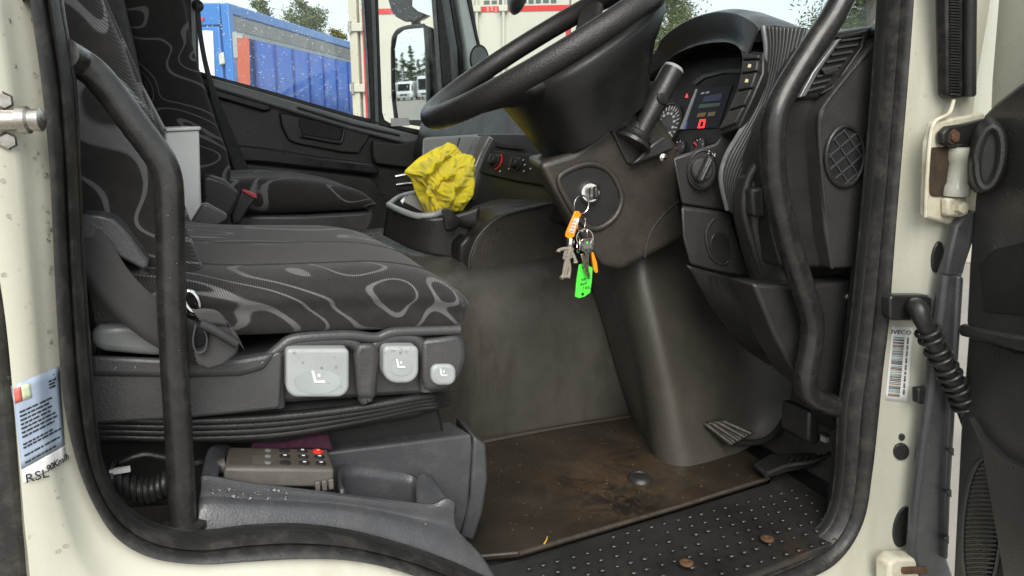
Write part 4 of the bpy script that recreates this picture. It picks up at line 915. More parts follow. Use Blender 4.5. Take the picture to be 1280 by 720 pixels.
for k in range(4):
    t_ = .14+k*.24; tube('pad_rib', [lerp(c0[0], c0[1], t_)+nn*.001+(c0[3]-c0[0])*.06, lerp(c0[3], c0[2], t_)+nn*.001-(c0[3]-c0[0])*.06], .0048, PEDAL, bp, 8, 1)
tube('pedal_arm', [lerp(c0[3], c0[2], .5)+V((.005, .02, -.014)), P(945, 553, Y=.29), P(965, 545, Y=.29), P(982, 520, Y=.30), P(991, 480, Y=.31), P(996, 440, Y=.32)], .0065, BLACK, bp, 10, 5)
ac = thing('accelerator_pedal', 'flat black accelerator pedal low beside the door sill', 'pedal', P(985, 590, Z=.012))
A = [P(x, y, Z=.035) for x, y in ((942, 578), (962, 567), (1000, 565), (1030, 566), (1020, 578), (985, 584), (958, 592))]
prism2('pedal_plate', A, [p+V((.0, 0, -.012)) for p in A], BLACK, ac, bevel=.004)
for k in range(6):
    x = 985+k*9; tube('plate_rib', [P(x, 580-k*1.0, Z=.041), P(x+6, 572-k*1.0, Z=.046)], .0022, RUBBER, ac, 6, 1)
tube('pedal_lip', [P(958, 592, Z=.036), P(985, 582, Z=.040), P(1020, 576, Z=.046), P(1046, 560, Z=.05)], .004, GRAIN, ac, 8, 4)
kb_ = fbox('kick_box', ((1012, 515), (1024, 515), (1026, 553), (1018, 558), (1010, 552)), .13, .20, BLACK, cab, bevel=.006)
cl_ = obj('plastic_connector', *g_box(P(1031, 548, Y=.10), (.008, .012, .011)), MGREY, None); tag(cl_, 'small pale plastic connector low behind the front grab bar', 'connector')
obj('connector_collar', *g_box(P(1031, 548, Y=.10)+V((.0, 0, .007)), (.010, .015, .004)), BLACK, cl_)

# ================================================================== dashboard
dash = thing('dashboard', 'black grained dashboard with hooded dials, ribbed trim strip and side vents', 'dashboard', (1.05, .9, .1))
prof = [(1.00, .80), (1.02, .826), (1.16, .818), (1.16, .25), (1.10, .25), (1.03, .45), (1.0, .62)]
prism2('dash_body', [V((x, .10, z)) for x, z in prof], [V((x, .64, z)) for x, z in prof], BLACK, dash, bevel=.01)
prof2 = [(.93, .80), (.96, .826), (1.16, .818), (1.16, .2), (.98, .2), (.90, .35), (.84, .45), (.80, .55), (.86, .74)]
prism2('passenger_dash', [V((x+.09, 1.12, z)) for x, z in prof2], [V((x, 1.93, z)) for x, z in prof2], GRAIN, dash, bevel=.02, seg=3)
# centre stack
CF = Frame(P(640, 205, Y=.86), (0.25, -.97, 0), (.42, 0, .9))
if CF.n.x > 0: CF.n = -CF.n
def cslab(name, pts, c0_, c1_, m, par=dash, **k): return CF.slab(name, pts, c0_, c1_, m, par, **k)
cslab('centre_stack', ((595, 165), (760, 165), (760, 275), (570, 275), (586, 215)), -.12, -.004, BLACK, bevel=.006)
cslab('stack_trim', ((598, 172), (616, 172), (606, 190), (596, 214), (588, 250), (578, 250), (584, 214)), -.02, .012, SILV, bevel=.004)
cslab('stack_trim_inner', ((606, 172), (616, 172), (606, 190), (594, 218), (590, 218), (597, 195)), .010, .014, M('taupe_trim', (.13, .12, .115), .4), bevel=.001)
hv = cslab('heater_panel', ((614, 188), (640, 191), (690, 196), (720, 230), (700, 236), (640, 226), (600, 216), (604, 205)), -.006, .004, DARK, bevel=.003)
cslab('card_slot', ((620, 180), (632, 181), (652, 184), (652, 187), (632, 185), (620, 183)), -.004, .003, DARK)
for x, y in ((620, 202), (647, 206)):
    c = CF.px(x, y, .004); kn = lathe('heater_knob', [(.017, 0), (.017, .004), (.014, .005), (.0125, .018), (.010, .020)], c, CF.n, BLACK, dash, 20)
    box('knob_bar', c+CF.n*.022, (.005, .022, .006), GRAIN, kn, (CF.u, CF.v, CF.n), bevel=.001)
c = CF.px(620, 202, .0055)
tube('heat_scale', [c+CF.u*(.021*math.cos(R(a_)))+CF.v*(.021*math.sin(R(a_))) for a_ in range(-70, 71, 14)], .0016, RED, hv, 6, 1)
tube('cold_scale', [c+CF.u*(.021*math.cos(R(a_)))+CF.v*(.021*math.sin(R(a_))) for a_ in range(150, 231, 14)], .0016, flatm('blue_print', (.05, .10, .45), .5), hv, 6, 1)
for x, y in ((638, 201), (636, 211), (648, 199), (654, 200), (656, 206), (655, 214), (663, 211), (625, 214), (614, 194)): lathe('scale_dot', [(.0022, 0), (.0022, .0005), (0, .0006)], CF.px(x, y, .0045), CF.n, WMARK, hv, 8)
# side of the stack facing the passenger, in mid grey plastic
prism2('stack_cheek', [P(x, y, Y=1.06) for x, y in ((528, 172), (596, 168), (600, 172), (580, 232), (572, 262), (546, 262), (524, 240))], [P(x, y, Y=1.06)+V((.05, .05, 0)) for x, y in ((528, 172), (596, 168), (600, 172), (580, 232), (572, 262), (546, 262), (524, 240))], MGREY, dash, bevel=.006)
tube('cheek_seam', [P(575, 172, Y=1.057), P(566, 200, Y=1.057)], .0016, DARK, dash, 6, 1)
lw = thing('ashtray', 'open chrome edged ashtray under the far dashboard cheek', 'ashtray', P(505, 240, Y=1.3))
A = [P(x, y, Y=1.30) for x, y in ((494, 222), (515, 220), (528, 226), (528, 240), (496, 238))]
prism2('tray_drawer', A, [p+V((.03, .06, 0)) for p in A], DARK, lw, bevel=.004)
for q in (((494, 221), (515, 218), (530, 224)), ((495, 231), (516, 229), (530, 235))): tube('chrome_strip', [P(x, y, Y=1.295) for x, y in q], .004, CHROME, lw, 8, 4)

# instrument binnacle
CN = V((-.94, 0, .34)).normalized(); CFr = Frame((.945, .40, .66), (0, -1, 0), (.34, 0, .94))
if CFr.n.x > 0: CFr.n = -CFr.n
hood_o = [(800, 92, .62), (823, 64, .585), (832, 47, .56), (860, 27, .48), (893, 16, .385), (920, 17, .30), (942, 27, .235), (953, 37, .205)]
hood_i = [(806, 100, .61), (836, 76, .555), (850, 66, .52), (877, 56, .44), (905, 53, .355), (920, 56, .30), (928, 64, .255), (931, 78, .235)]
O3 = [P(a_, b2, Y=y) for a_, b2, y in hood_o]; I3 = [P(a_, b2, Y=y) for a_, b2, y in hood_i]
rows = [[p+V((.20, 0, -.03)) for p in O3], [p+V((.05, 0, .004)) for p in O3], O3, [lerp(p, q, .12)+V((-.006, 0, 0)) for p, q in zip(O3, I3)], [lerp(p, q, .85)+V((.0, 0, 0)) for p, q in zip(O3, I3)], I3, [p+V((.03, 0, -.002)) for p in I3], [p+V((.09, 0, -.012)) for p in I3]]
sheet('binnacle_hood', rows, BLACK, dash, 5, 3, solid=.003)
face = CFr.slab('dial_face', [(785, 215), (788, 140), (812, 100), (850, 74), (936, 70), (934, 108), (910, 160), (895, 178), (866, 189), (836, 196)], -.02, 0, DARK, dash, bevel=.002)
CFr.slab('dial_lens_rim', [(866, 103), (880, 94), (905, 88), (928, 86), (926, 92), (905, 92), (882, 98), (870, 107)], .000, .003, BLACK, face)
scr = CFr.slab('display', [(872, 112), (916, 107), (899, 160), (852, 162)], .0005, .002, SCREEN, face)
CFr.slab('display_edge', [(871, 112), (873.5, 112), (856, 162), (851, 162)], .002, .0035, SILV, face)
for q, c_ in ((((878, 116), (882, 115.5), (881, 118), (877, 118.5)), (.35, .35, .40)), (((884, 115), (888, 114.6), (887, 117), (883, 117.5)), (.35, .35, .4)), (((882, 121), (904, 117), (902, 126), (879, 128)), (.02, .022, .07)),
              (((876, 131), (902, 129), (900, 133), (874, 136)), (.05, .08, .05)), (((874, 142), (884, 141), (882, 146), (872, 147)), (.22, .11, .03)), (((887, 141), (896, 140), (894, 145), (885, 146)), (.16, .13, .06)), (((857, 154), (861, 153), (859, 162), (854, 162)), (.04, .06, .30))):
    CFr.slab('display_mark', q, .002, .0026, flatm('screen_mark', tuple(.45*q_ for q_ in c_), .3, 0, .25), scr)
for q in (((876, 150), (883, 149.5), (882, 152), (875.5, 152.5)), ((875, 159), (882, 158), (881, 160.5), (873, 161)), ((876, 150), (878, 150), (875, 160.5), (873, 160.5)), ((881.5, 150), (883.5, 149.5), (881.5, 160), (879.5, 160.3))):
    CFr.slab('warning_digit', q, .002, .0028, flatm('lit_red', (.8, .03, .03), .3, 0, .5), scr)
CFr.slab('warning_lamp', [(857, 122), (859.5, 117), (860.5, 122)], .0005, .0015, flatm('lamp_red', (.8, .03, .04), .3, 0, .7), face)
def gauge(cx, cy, r, a0_, a1_, nt_, needle):
    c = CFr.px(cx, cy, .0015); gg = lathe('gauge_ring', [(r, 0), (r, .003), (r*.95, .004), (r*.93, .0005), (0, .0004)], c, CFr.n, GRAIN, face, 30)
    for k in range(nt_):
        a_ = R(lerp(a0_, a1_, k/(nt_-1))); d_ = CFr.u*math.cos(a_)+CFr.v*math.sin(a_); e_ = CFr.n.cross(d_)
        box('gauge_tick', c+d_*(r*.80)+CFr.n*.0015, (r*(.16 if k % 2 else .24), .0022, .0006), WMARK, gg, (d_, e_, CFr.n))
        if k % 2 == 0 and r > .03: box('gauge_figure', c+d_*(r*.56)+CFr.n*.0015, (r*.14, r*.10, .0006), WMARK, gg, (CFr.u, CFr.v, CFr.n))
    d_ = CFr.u*math.cos(R(needle))+CFr.v*math.sin(R(needle)); box('needle', c+d_*(r*.4)+CFr.n*.004, (r*.8, .003, .001), RED, gg, (d_, CFr.n.cross(d_), CFr.n))
gauge(832, 158, .050, -30, 230, 21, 235); gauge(848, 186, .020, 20, 160, 5, 190); gauge(873, 183, .018, 20, 160, 5, 150)
# switch column
SF = Frame(P(926, 115, Y=.215), (0.1, -.99, 0), (.34, 0, .94))
if SF.n.x > 0: SF.n = -SF.n
SF.slab('switch_bank', [(926, 62), (953, 64), (953, 90), (938, 126), (923, 158), (898, 168), (906, 145), (922, 104), (926, 80)], -.03, -.002, BLACK, dash, bevel=.003)
sw = [((928, 66), (950.5, 68)), ((929.5, 76), (949, 75)), ((929, 93), (947, 90)), ((923.6, 114.5), (941, 111)), ((913, 139), (931.5, 133)), ((899, 164), (921, 155))]
for k in range(5):
    (a_, b2), (c_, d_) = sw[k], sw[k+1]
    s1 = SF.slab('rocker_switch', [(a_[0], a_[1]+1.2), (b2[0], b2[1]+1.2), (d_[0], d_[1]-1), (c_[0], c_[1]-1)], -.006, .004, GRAIN, dash, bevel=.002)
    if k in (1, 2):
        cx, cy = (a_[0]+b2[0]+c_[0]+d_[0])/4, (a_[1]+b2[1]+c_[1]+d_[1])/4
        SF.slab('switch_symbol', [(cx-2.2, cy+2), (cx-.5, cy-2.5), (cx+2.5, cy-1.5), (cx+1.5, cy+2.2)], .004, .0047, flatm('symbol', (.75, .68, .45), .5), s1)
# ribbed trim strip
RIB = M('ribbed_trim', (.060, .061, .060), .33, (.072, .073, .071), 10, metal=.2)
lft = [(954, 33, .205), (958, 60, .20), (956, 90, .20), (946, 128, .20), (924, 168, .20), (907, 198, .20), (902, 225, .20), (910, 262, .20)]
rgt = [(1008, 36, .125), (1000, 62, .125), (990, 95, .125), (978, 130, .13), (965, 168, .135), (950, 203, .145), (932, 240, .16), (918, 268, .185)]
L3, R3 = crv([P(a_, b2, Y=y) for a_, b2, y in lft], 5), crv([P(a_, b2, Y=y) for a_, b2, y in rgt], 5)
nr = 11*4; vs_ = []; m_ = nr+1
for p, q in zip(L3, R3):
    d_ = (q-p); nrm = V((-.8, -.5, .2)).normalized()
    for k in range(m_): vs_.append(lerp(p, q, k/nr)+nrm*(.0022*abs(math.sin(math.pi*k/4))))
fs_ = [(i*m_+k, i*m_+k+1, (i+1)*m_+k+1, (i+1)*m_+k) for i in range(len(L3)-1) for k in range(nr)]
obj('ribbed_strip', vs_, fs_, RIB, dash, solid=.004, angle=60)
tube('strip_edge', [P(a_, b2, Y=y)+V((-.003, -.002, 0)) for a_, b2, y in lft], .0042, SILV, dash, 8, 5)
# panel carrying the lamp switch
lp = [(840, 197), (868, 188), (894, 179), (908, 162), (922, 170), (906, 200), (903, 230), (912, 265), (852, 256), (846, 226)]
LPa = [P(a_, b2, Y=.235) for a_, b2 in lp]
prism2('lamp_switch_panel', LPa, [p+V((.10, .10, 0)) for p in LPa], GRAIN, dash, bevel=.005)
LF = Frame(P(876, 212, Y=.233), (.72, -.62, 0), (.28, 0, .94))
if LF.n.y > 0: LF.n = -LF.n
LF = Frame(P(876, 212, Y=.228), (.95, -.30, 0), (.22, 0, .97))
if LF.n.y > 0: LF.n = -LF.n
kc = LF.px(877, 212, 0)
ks = lathe('lamp_switch', [(.034, -.01), (.034, .004), (.031, .006), (.029, .003), (0, .002)], kc, LF.n, BLACK, dash, 30, .78, 1.0, LF.u)
kd = (LF.u*.42+LF.v*.9).normalized(); ke = LF.n.cross(kd)
lathe('switch_dial', [(.019, .002), (.0185, .010), (.016, .012), (0, .012)], kc-LF.u*.002, LF.n, GRAIN, ks, 24)
box('switch_grip', kc-LF.u*.002+LF.n*.018, (.046, .013, .018), BLACK, ks, (kd, ke, LF.n), bevel=.004)
box('grip_line', kc-LF.u*.002+LF.n*.0275, (.036, .0016, .0008), SILV, ks, (kd, ke, LF.n))
text('printed_mark', '0', LF.px(886, 190.5, .0045), LF.u, LF.v, .0085, WMARK, ks); text('printed_mark', 'H', LF.px(892, 194, .0045), LF.u, LF.v, .0085, WMARK, ks)
# lower knee panels
kp = [(851, 258), (913, 267), (926, 310), (940, 348), (900, 341), (862, 331), (853, 296)]
A = [P(a_, b2, Y=.225) for a_, b2 in kp]; prism2('knee_panel', A, [p+V((.10, .12, 0)) for p in A], GRAIN, dash, bevel=.005)
kf = FB(.2245)
kk = kf.slab('round_blank', ell(899, 309, 12, 19, 24, -8), .000, .003, BLACK, dash, bevel=.001)
tube('blank_rim', [kf.px(x, y, .002) for x, y in ((893, 273), (884, 285), (883, 302), (890, 322), (903, 330), (911, 326))], .0022, GRAIN, dash, 8, 4)
skirt = [[P(858, 331, Y=.235), P(900, 343, Y=.225), P(945, 353, Y=.215)], [P(876, 362, Y=.25), P(912, 376, Y=.235), P(952, 386, Y=.22)], [P(895, 392, Y=.27), P(928, 410, Y=.25), P(966, 420, Y=.23)], [P(924, 428, Y=.29), P(950, 440, Y=.26), P(985, 452, Y=.235)], [P(957, 452, Y=.31), P(975, 460, Y=.28), P(996, 470, Y=.25)]]
sheet('knee_skirt', skirt, BLACK, dash, 5, 5, solid=.006)
for q in (((887, 345), (897, 347), (902, 366), (893, 363)), ((920, 352), (931, 354), (941, 379), (930, 376))):
    A = [P(a_, b2, Y=.219+.004*(a_ < 900)) for a_, b2 in q]; tube('blank_outline', A, .0012, DARK, dash, 6, 1, True)
# column-side riser between strip and end panel
rs = [[P(924, 222, Y=.16), P(940, 215, Y=.13), P(956, 205, Y=.12)], [P(918, 262, Y=.175), P(938, 262, Y=.13), P(962, 262, Y=.12)], [P(928, 310, Y=.18), P(942, 312, Y=.14), P(972, 310, Y=.12)], [P(940, 350, Y=.19), P(950, 352, Y=.15), P(985, 354, Y=.12)]]
sheet('riser', rs, GRAIN, dash, 5, 5, solid=.006)
tube('riser_bead', [P(952, 196, Y=.118), P(935, 225, Y=.125), P(930, 262, Y=.128), P(942, 310, Y=.138), P(956, 352, Y=.145)], .006, GRAIN, dash, 10, 5)
A = [P(a_, b2, Y=.105) for a_, b2 in ((940, 236), (956, 233), (958, 274), (942, 270))]; prism2('riser_button', A, [p+V((0, .03, 0)) for p in A], BLACK, dash, bevel=.006)
# door-side end panels
ep = [(1030, 130), (1066, 84), (1103, 40), (1108, 32), (1104, 120), (1094, 220), (1082, 334), (1040, 336), (1032, 290), (1024, 200), (1023, 155)]
A = [P(a_, b2, Y=.066) for a_, b2 in ep]; prism2('end_panel', A, [p+V((0, .05, 0)) for p in A], GRAIN, dash, bevel=.006, seg=3)
A = [P(a_, b2, Y=.092) for a_, b2 in ((958, 200), (972, 160), (990, 124), (1030, 112), (1040, 160), (1046, 300), (1050, 336), (976, 334), (966, 290))]; prism2('end_recess', A, [p+V((0, .06, 0)) for p in A], BLACK, dash, bevel=.006)
A = [P(a_, b2, Y=.080) for a_, b2 in ((942, 355), (1000, 358), (1078, 350), (1066, 470), (1052, 545), (1030, 500), (996, 472), (968, 420))]; prism2('end_lower_panel', A, [p+V((0, .06, 0)) for p in A], BLACK, dash, bevel=.006)
bolt('panel_screw', 1060, 371, .079, .0055, STEEL, dash, 12, .003)
# round vent with diagonal blades
ef = FB(.0655)
rv = ef.slab('round_vent', ell(1056.5, 195, 24.5, 38, 30, 4), -.002, .001, DARK, dash)
tube('vent_ring', [ef.px(x, y, .002) for x, y in ell(1056.5, 195, 24, 37.5, 30, 4)], .0042, BLACK, rv, 10, 1, True)
def inell(x, y): c_, s_ = math.cos(R(4)), math.sin(R(4)); u, v = (x-1056.5)*c_+(y-195)*s_, -(x-1056.5)*s_+(y-195)*c_; return (u/22.5)**2+(v/35.5)**2 < 1
for sgn, cnt, gap in ((1, 6, 13), (-1, 5, 16)):
    for k in range(-cnt, cnt+1):
        pts = []
        for s_ in range(-50, 51, 2):
            d_ = (.76, -.65) if sgn > 0 else (.55, .83); e_ = (.65, .76) if sgn > 0 else (-.83, .55)
            x, y = 1056.5+d_[0]*s_+e_[0]*k*gap, 195+d_[1]*s_+e_[1]*k*gap
            if inell(x, y): pts.append((x, y))
        if len(pts) > 2:
            p, q = ef.px(*pts[0], .0015), ef.px(*pts[-1], .0015); d2 = (q-p).normalized()
            box('vent_blade', (p+q)/2+V((0, .001, 0)), ((q-p).length, .0020, .006), GREYP, rv, (d2, V((0, 1, 0)).cross(d2), V((0, 1, 0))))
# rectangular vent
vp = [(993, 124), (1006, 88), (1024, 60), (1043, 42), (1062, 37), (1104, 30), (1106, 44), (1088, 58), (1064, 86), (1040, 112), (1028, 124)]
VF = FB(.078)
VF.slab('vent_housing', vp, -.06, -.004, BLACK, dash, bevel=.006)
vb = VF.slab('vent_well', [(1004, 118), (1022, 85), (1050, 46), (1082, 41), (1072, 62), (1042, 104), (1026, 114)], -.006, -.002, DARK, dash)
VF.slab('vent_cheek', [(997, 122), (1014, 90), (1044, 50), (1050, 48), (1022, 88), (1005, 120)], -.004, .004, SILV, dash, bevel=.0015)
for k in range(8):
    t_ = k/7; xl, yl = lerp(1008, 1050, t_), lerp(114, 51, t_); xr, yr = lerp(1030, 1078, t_), lerp(108, 47, t_)
    p, q = VF.px(xl, yl, .000), VF.px(xr, yr, .000); d2 = (q-p).normalized(); m2 = VF.n.cross(d2)
    box('vent_slat', (p+q)/2, ((q-p).length, .0030, .006), BASEP, vb, (d2, m2, VF.n), bevel=.0006)
VF.slab('vent_tab', [(1024, 88), (1042, 83), (1044, 88), (1027, 94)], .002, .008, GRAIN, vb, bevel=.001)
VF.slab('vent_rim', [(1046, 46), (1083, 38), (1080, 58), (1046, 106), (1028, 117), (1024, 117), (1042, 106), (1075, 59), (1078, 43), (1048, 49)], -.004, .003, BLACK, dash, bevel=.001)
tube('end_edge', [P(1104, 42, Y=.064), P(1066, 86, Y=.064), P(1030, 132, Y=.064), P(1024, 150, Y=.064), P(1025, 190, Y=.065), P(1030, 250, Y=.067), P(1040, 335, Y=.07)], .0030, GRAIN, dash, 8, 5)

# ================================================================== steering column and wheel
colm = thing('steering_column', 'tapered dusty black steering column cowl with ignition barrel and stalk', 'steering column', gt)
near = [(672, 204), (716, 190), (762, 158), (800, 128), (815, 126), (846, 182), (850, 240), (860, 296), (808, 323), (776, 339), (752, 334), (726, 298), (700, 256)]
far = [(657, 195), (690, 190), (740, 160), (775, 135), (790, 132), (820, 182), (826, 240), (834, 285), (790, 305), (760, 326), (738, 324), (712, 288), (688, 246)]
prism2('cowl', [P(a_, b2, Y=.325) for a_, b2 in near], [P(a_, b2, Y=.475) for a_, b2 in far], COLUMN, colm, bevel=.012, seg=4)
cf = FB(.3245)
tube('cowl_seam', [cf.px(848, 252, .0), cf.px(828, 270, .0), cf.px(812, 293, .0), cf.px(806, 322, .0)], .0016, GRAIN, colm, 8, 5)
# ignition recess: flat dark plate gives its depth shade as colour
rc = cf.slab('ignition_recess_shade', [(700, 226), (712, 216), (735, 208), (752, 214), (766, 228), (773, 246), (770, 262), (758, 276), (742, 284), (728, 276), (712, 254)], -.001, .0012, DARK, colm, bevel=.0005)
tube('recess_rim', [cf.px(a_, b2, .001) for a_, b2 in ((698, 226), (710, 213), (735, 205), (756, 210), (770, 226), (777, 247), (772, 266), (760, 279), (744, 286), (728, 279), (712, 256))], .0052, COLUMN, colm, 10, 5, True)
ib = cf.px(736, 241, .0); iax = V((-.22, -.95, .12)).normalized()
bar = lathe('ignition_barrel', [(.0205, -.004), (.020, .006), (.0175, .012), (.0165, .013), (.0155, .010), (0, .009)], ib, iax, CHROME, colm, 28)
bx_, by_, _ = basis(iax, (0, 0, 1))
box('key_grip', ib+iax*.022+V((.004, 0, -.001)), (.022, .010, .024), BLACK, bar, (bx_, by_, iax), bevel=.004)
# stalk module
A = [P(a_, b2, Y=.318) for a_, b2 in ((760, 154), (784, 138), (812, 150), (838, 178), (843, 184), (790, 206), (784, 204))]
prism2('stalk_mount', A, [p+V((.02, .06, 0)) for p in A], GRAIN, colm, bevel=.003)
sb0, sb1 = P(797, 172, Y=.300), P(843, 84, Y=.300)
sdv = (sb1-sb0); sl = sdv.length; sdv.normalize()
lathe('stalk_boot', [(.034, -.012), (.034, -.006), (.029, -.003), (.031, .0), (.025, .004), (.026, .008), (.021, .012), (.019, .022)], sb0+V((0, .008, 0)), sdv, BLACK, colm, 24)
lathe('stalk', [(.0145, 0), (.0160, sl*.25), (.0185, sl*.45), (.0195, sl*.62), (.0195, sl*.92), (.0185, sl*.955), (.0185, sl*.958)], sb0, sdv, BLACK, colm, 24)
lathe('stalk_cap', [(.0180, sl*.957), (.0185, sl*.975), (.0165, sl*1.0), (0, sl*1.01)], sb0, sdv, LGREY, colm, 24)
lathe('stalk_button', [(.010, 0), (.010, .003), (.008, .004)], sb0+sdv*(sl*.55)+V((-.004, -.0185, 0)), (0, -1, 0), BLACK, colm, 18, .8, 1.25, sdv)
A = [P(a_, b2, Y=.298) for a_, b2 in ((790, 206), (815, 180), (830, 170), (842, 178), (843, 186), (820, 196))]
prism2('adjust_lever', A, [p+V((.01, .03, 0)) for p in A], GRAIN, colm, bevel=.004)
bolt('cowl_screw', 829, 197, .297, .0045, STEEL, colm, 12, .003)
obj('cowl_clip', *g_tube(crv([cf.px(778, 137, .004), cf.px(786, 130, .004), cf.px(792, 127, .004), cf.px(790, 133, .004), cf.px(780, 139, .004)], 4), .002, 6), CHROME, colm)

HUBM = M('hub_plastic', (.010, .010, .010), .42, (.014, .014, .0135), 7, .4, 300)
TAU = R(31.5); WC = V((.598, .400, .806)); e1 = V((math.cos(TAU), 0, math.sin(TAU))); ea = V((math.sin(TAU), 0, -math.cos(TAU))); e2 = V((0, math.cos(R(3.5)), 0))+ea*math.sin(R(3.5)); ea = e2.cross(e1)*-1 if e2.cross(e1).z > 0 else e2.cross(e1)
wheel = thing('steering_wheel', 'thick black leather rimmed steering wheel tilted over the driver footwell', 'steering wheel', WC+ea*.12)
RW = .232
vs_ = []; nA, nB = 96, 20
for i in range(nA):
    a_ = 2*math.pi*i/nA; d_ = e1*math.cos(a_)+e2*math.sin(a_); c_ = WC+d_*RW
    for k in range(nB):
        q = 2*math.pi*k/nB; vs_.append(c_+d_*(.0190*math.cos(q))+ea*(.0195*math.sin(q)))
fs_ = [(i*nB+k, i*nB+(k+1) % nB, ((i+1) % nA)*nB+(k+1) % nB, ((i+1) % nA)*nB+k) for i in range(nA) for k in range(nB)]
obj('rim', vs_, fs_, GLOVE, wheel)
def wp(a_, b2, c_): return WC+e1*a_+e2*b2+ea*c_
def well(c1, hx, hy, d_, n=36, pw=2.6):
    o_ = []
    for i in range(n):
        a_ = 2*math.pi*i/n; ca_, sa_ = math.cos(a_), math.sin(a_)
        o_.append(wp(c1+hx*math.copysign(abs(ca_)**(2/pw), ca_), hy*math.copysign(abs(sa_)**(2/pw), sa_), d_))
    return o_
loft('hub', [well(.045, .150, .125, .032), well(.050, .160, .142, .038), well(.046, .156, .146, .050), well(.028, .132, .130, .085), well(.016, .114, .112, .125), well(.010, .104, .098, .165)], HUBM, wheel, angle=60)
loft('horn_pad', [well(.030, .138, .112, .044), well(.030, .138, .112, .030), well(.030, .130, .105, .022), well(.030, .10, .08, .018), well(.03, .05, .04, .017)], BLACK, wheel, angle=60)
tube('pad_trim', well(.030, .141, .115, .031), .0035, SILV, wheel, 8, 1, True)
for a_ in (35, -35, 145, -145):
    d_ = e1*math.cos(R(a_))+e2*math.sin(R(a_)); s_ = ea.cross(d_)
    secs = []
    for q, hw, hh, c_ in ((.10, .040, .012, .046), (.15, .032, .011, .036), (.19, .028, .010, .018), (.218, .030, .012, .004)):
        secs.append(crv([WC+d_*q+s_*(hw*u)+ea*(c_+hh*v) for u, v in ((1, 0), (.7, .9), (0, 1), (-.7, .9), (-1, 0), (-.7, -.9), (0, -1), (.7, -.9))], 2, True))
    loft('spoke', secs, GLOVE, wheel, angle=60)

# ================================================================== bunch of keys
keys = thing('key_bunch', 'bunch of keys with orange and green tags hanging from the ignition', 'keys', P(732, 372, Y=.295))
def kring(cx, cy, r, yy, tilt=0, rot=0, par=keys):
    c_ = P(cx, cy, Y=yy); rr_ = r*(c_-CAM).dot(FW)/FPX
    x = V((math.cos(R(tilt)), math.sin(R(tilt)), 0)); z = V((0, 0, 1))
    return tube('split_ring', [c_+x*(rr_*math.cos(2*math.pi*k/28))+z*(rr_*math.sin(2*math.pi*k/28)) for k in range(28)], .0014, CHROME, par, 8, 1, True)
kring(727, 256, 11.5, .288, 10); kring(727, 279, 11, .290, 35); kring(731, 297, 10.5, .288, -20); kring(723, 306, 10.5, .292, 70); kring(734, 290, 5, .286, 60)
def kslab(name, pts, y0, th, m, par=keys, **k):
    A = [P(a_, b2, Y=y0) for a_, b2 in pts]; return prism2(name, A, [p+V((0, th, 0)) for p in A], m, par, **k)
ot = kslab('orange_tag', ((719, 264), (724, 264), (727, 268), (718, 296), (713, 299), (707, 296), (708, 290)), .284, .004, ORANGE, bevel=.0012)
kslab('tag_paper', ((718, 272), (723, 273), (717, 292), (711, 290)), .2828, .001, M('tag_paper', (.80, .62, .52), .6), ot)
for k in range(4): kslab('tag_line', ((715.5-k*.1+k*.0, 276+k*4), (720.5-k*1.2, 277+k*4), (720-k*1.2, 278+k*4), (715-k*1.1, 277+k*4)), .2822, .0005, M('faded_ink', (.45, .25, .22), .6), ot)
gtg = kslab('green_tag', ((724, 331), (731, 329), (741, 335), (740, 352), (738, 366), (731, 371), (724, 373), (719, 371), (721, 350)), .290, .003, GREEN, bevel=.0008)
gfr = FB(.2893)
for s_ in ([(727, 350), (727.6, 348.4), (729, 348.6), (728.8, 350.4), (727, 350)], [(730, 349.8), (730.6, 347.6), (732.4, 347.8), (732, 350), (730, 349.8)], [(734, 348.6), (735, 346.4), (736.6, 347.4), (735.6, 349)], [(736.6, 348.4), (738, 346)],
           [(725.6, 357), (727, 353.6), (728.4, 356.6)], [(726.2, 355.8), (728, 355.2)], [(729.2, 356.4), (729.8, 353.2), (731, 355.6), (731.8, 352.8)], [(732.6, 355.2), (733.2, 352.6)],
           [(728.8, 361.6), (729.2, 358.6)], [(731.6, 358), (732, 361), (733.4, 360.8), (733.8, 357.8)], [(735, 361), (735.4, 358.6), (737, 357.8)], [(736.2, 361), (738, 359.6)], [(728, 336), (729, 333.6), (730.4, 335)]):
    tube('handwriting', [gfr.px(x, y) for x, y in s_], .0006, INK, gtg, 5, 1)
lathe('tag_hole', [(.0026, 0), (.0026, .0006), (0, .0007)], gfr.px(728.3, 367.5), (0, -1, 0), INK, gtg, 12)
k1 = kslab('key', ((726, 301), (729, 298.5), (740, 298), (743.5, 300.5), (743, 311), (740, 315), (737, 316), (736, 336), (733, 337), (732, 316), (727, 313)), .284, .0035, STEEL, bevel=.0008)
kslab('key_recess', ((729, 305), (740.5, 304.5), (740, 310.5), (729.5, 311)), .2832, .0006, SILV, k1)
kslab('key', ((726, 318), (730, 317), (737, 341), (738, 345), (735.5, 347), (732, 341)), .280, .003, M('brass_key', (.55, .48, .36), .32, (.4, .34, .25), 80, metal=1), bevel=.0006)
kslab('orange_tag_edge', ((739.5, 316), (742, 315), (746.5, 328), (748, 340), (745.5, 342), (742.5, 338)), .289, .006, ORANGE, bevel=.0012)
kslab('green_clip', ((733, 302), (735, 302), (735.5, 305), (733, 305)), .2826, .001, GREEN)
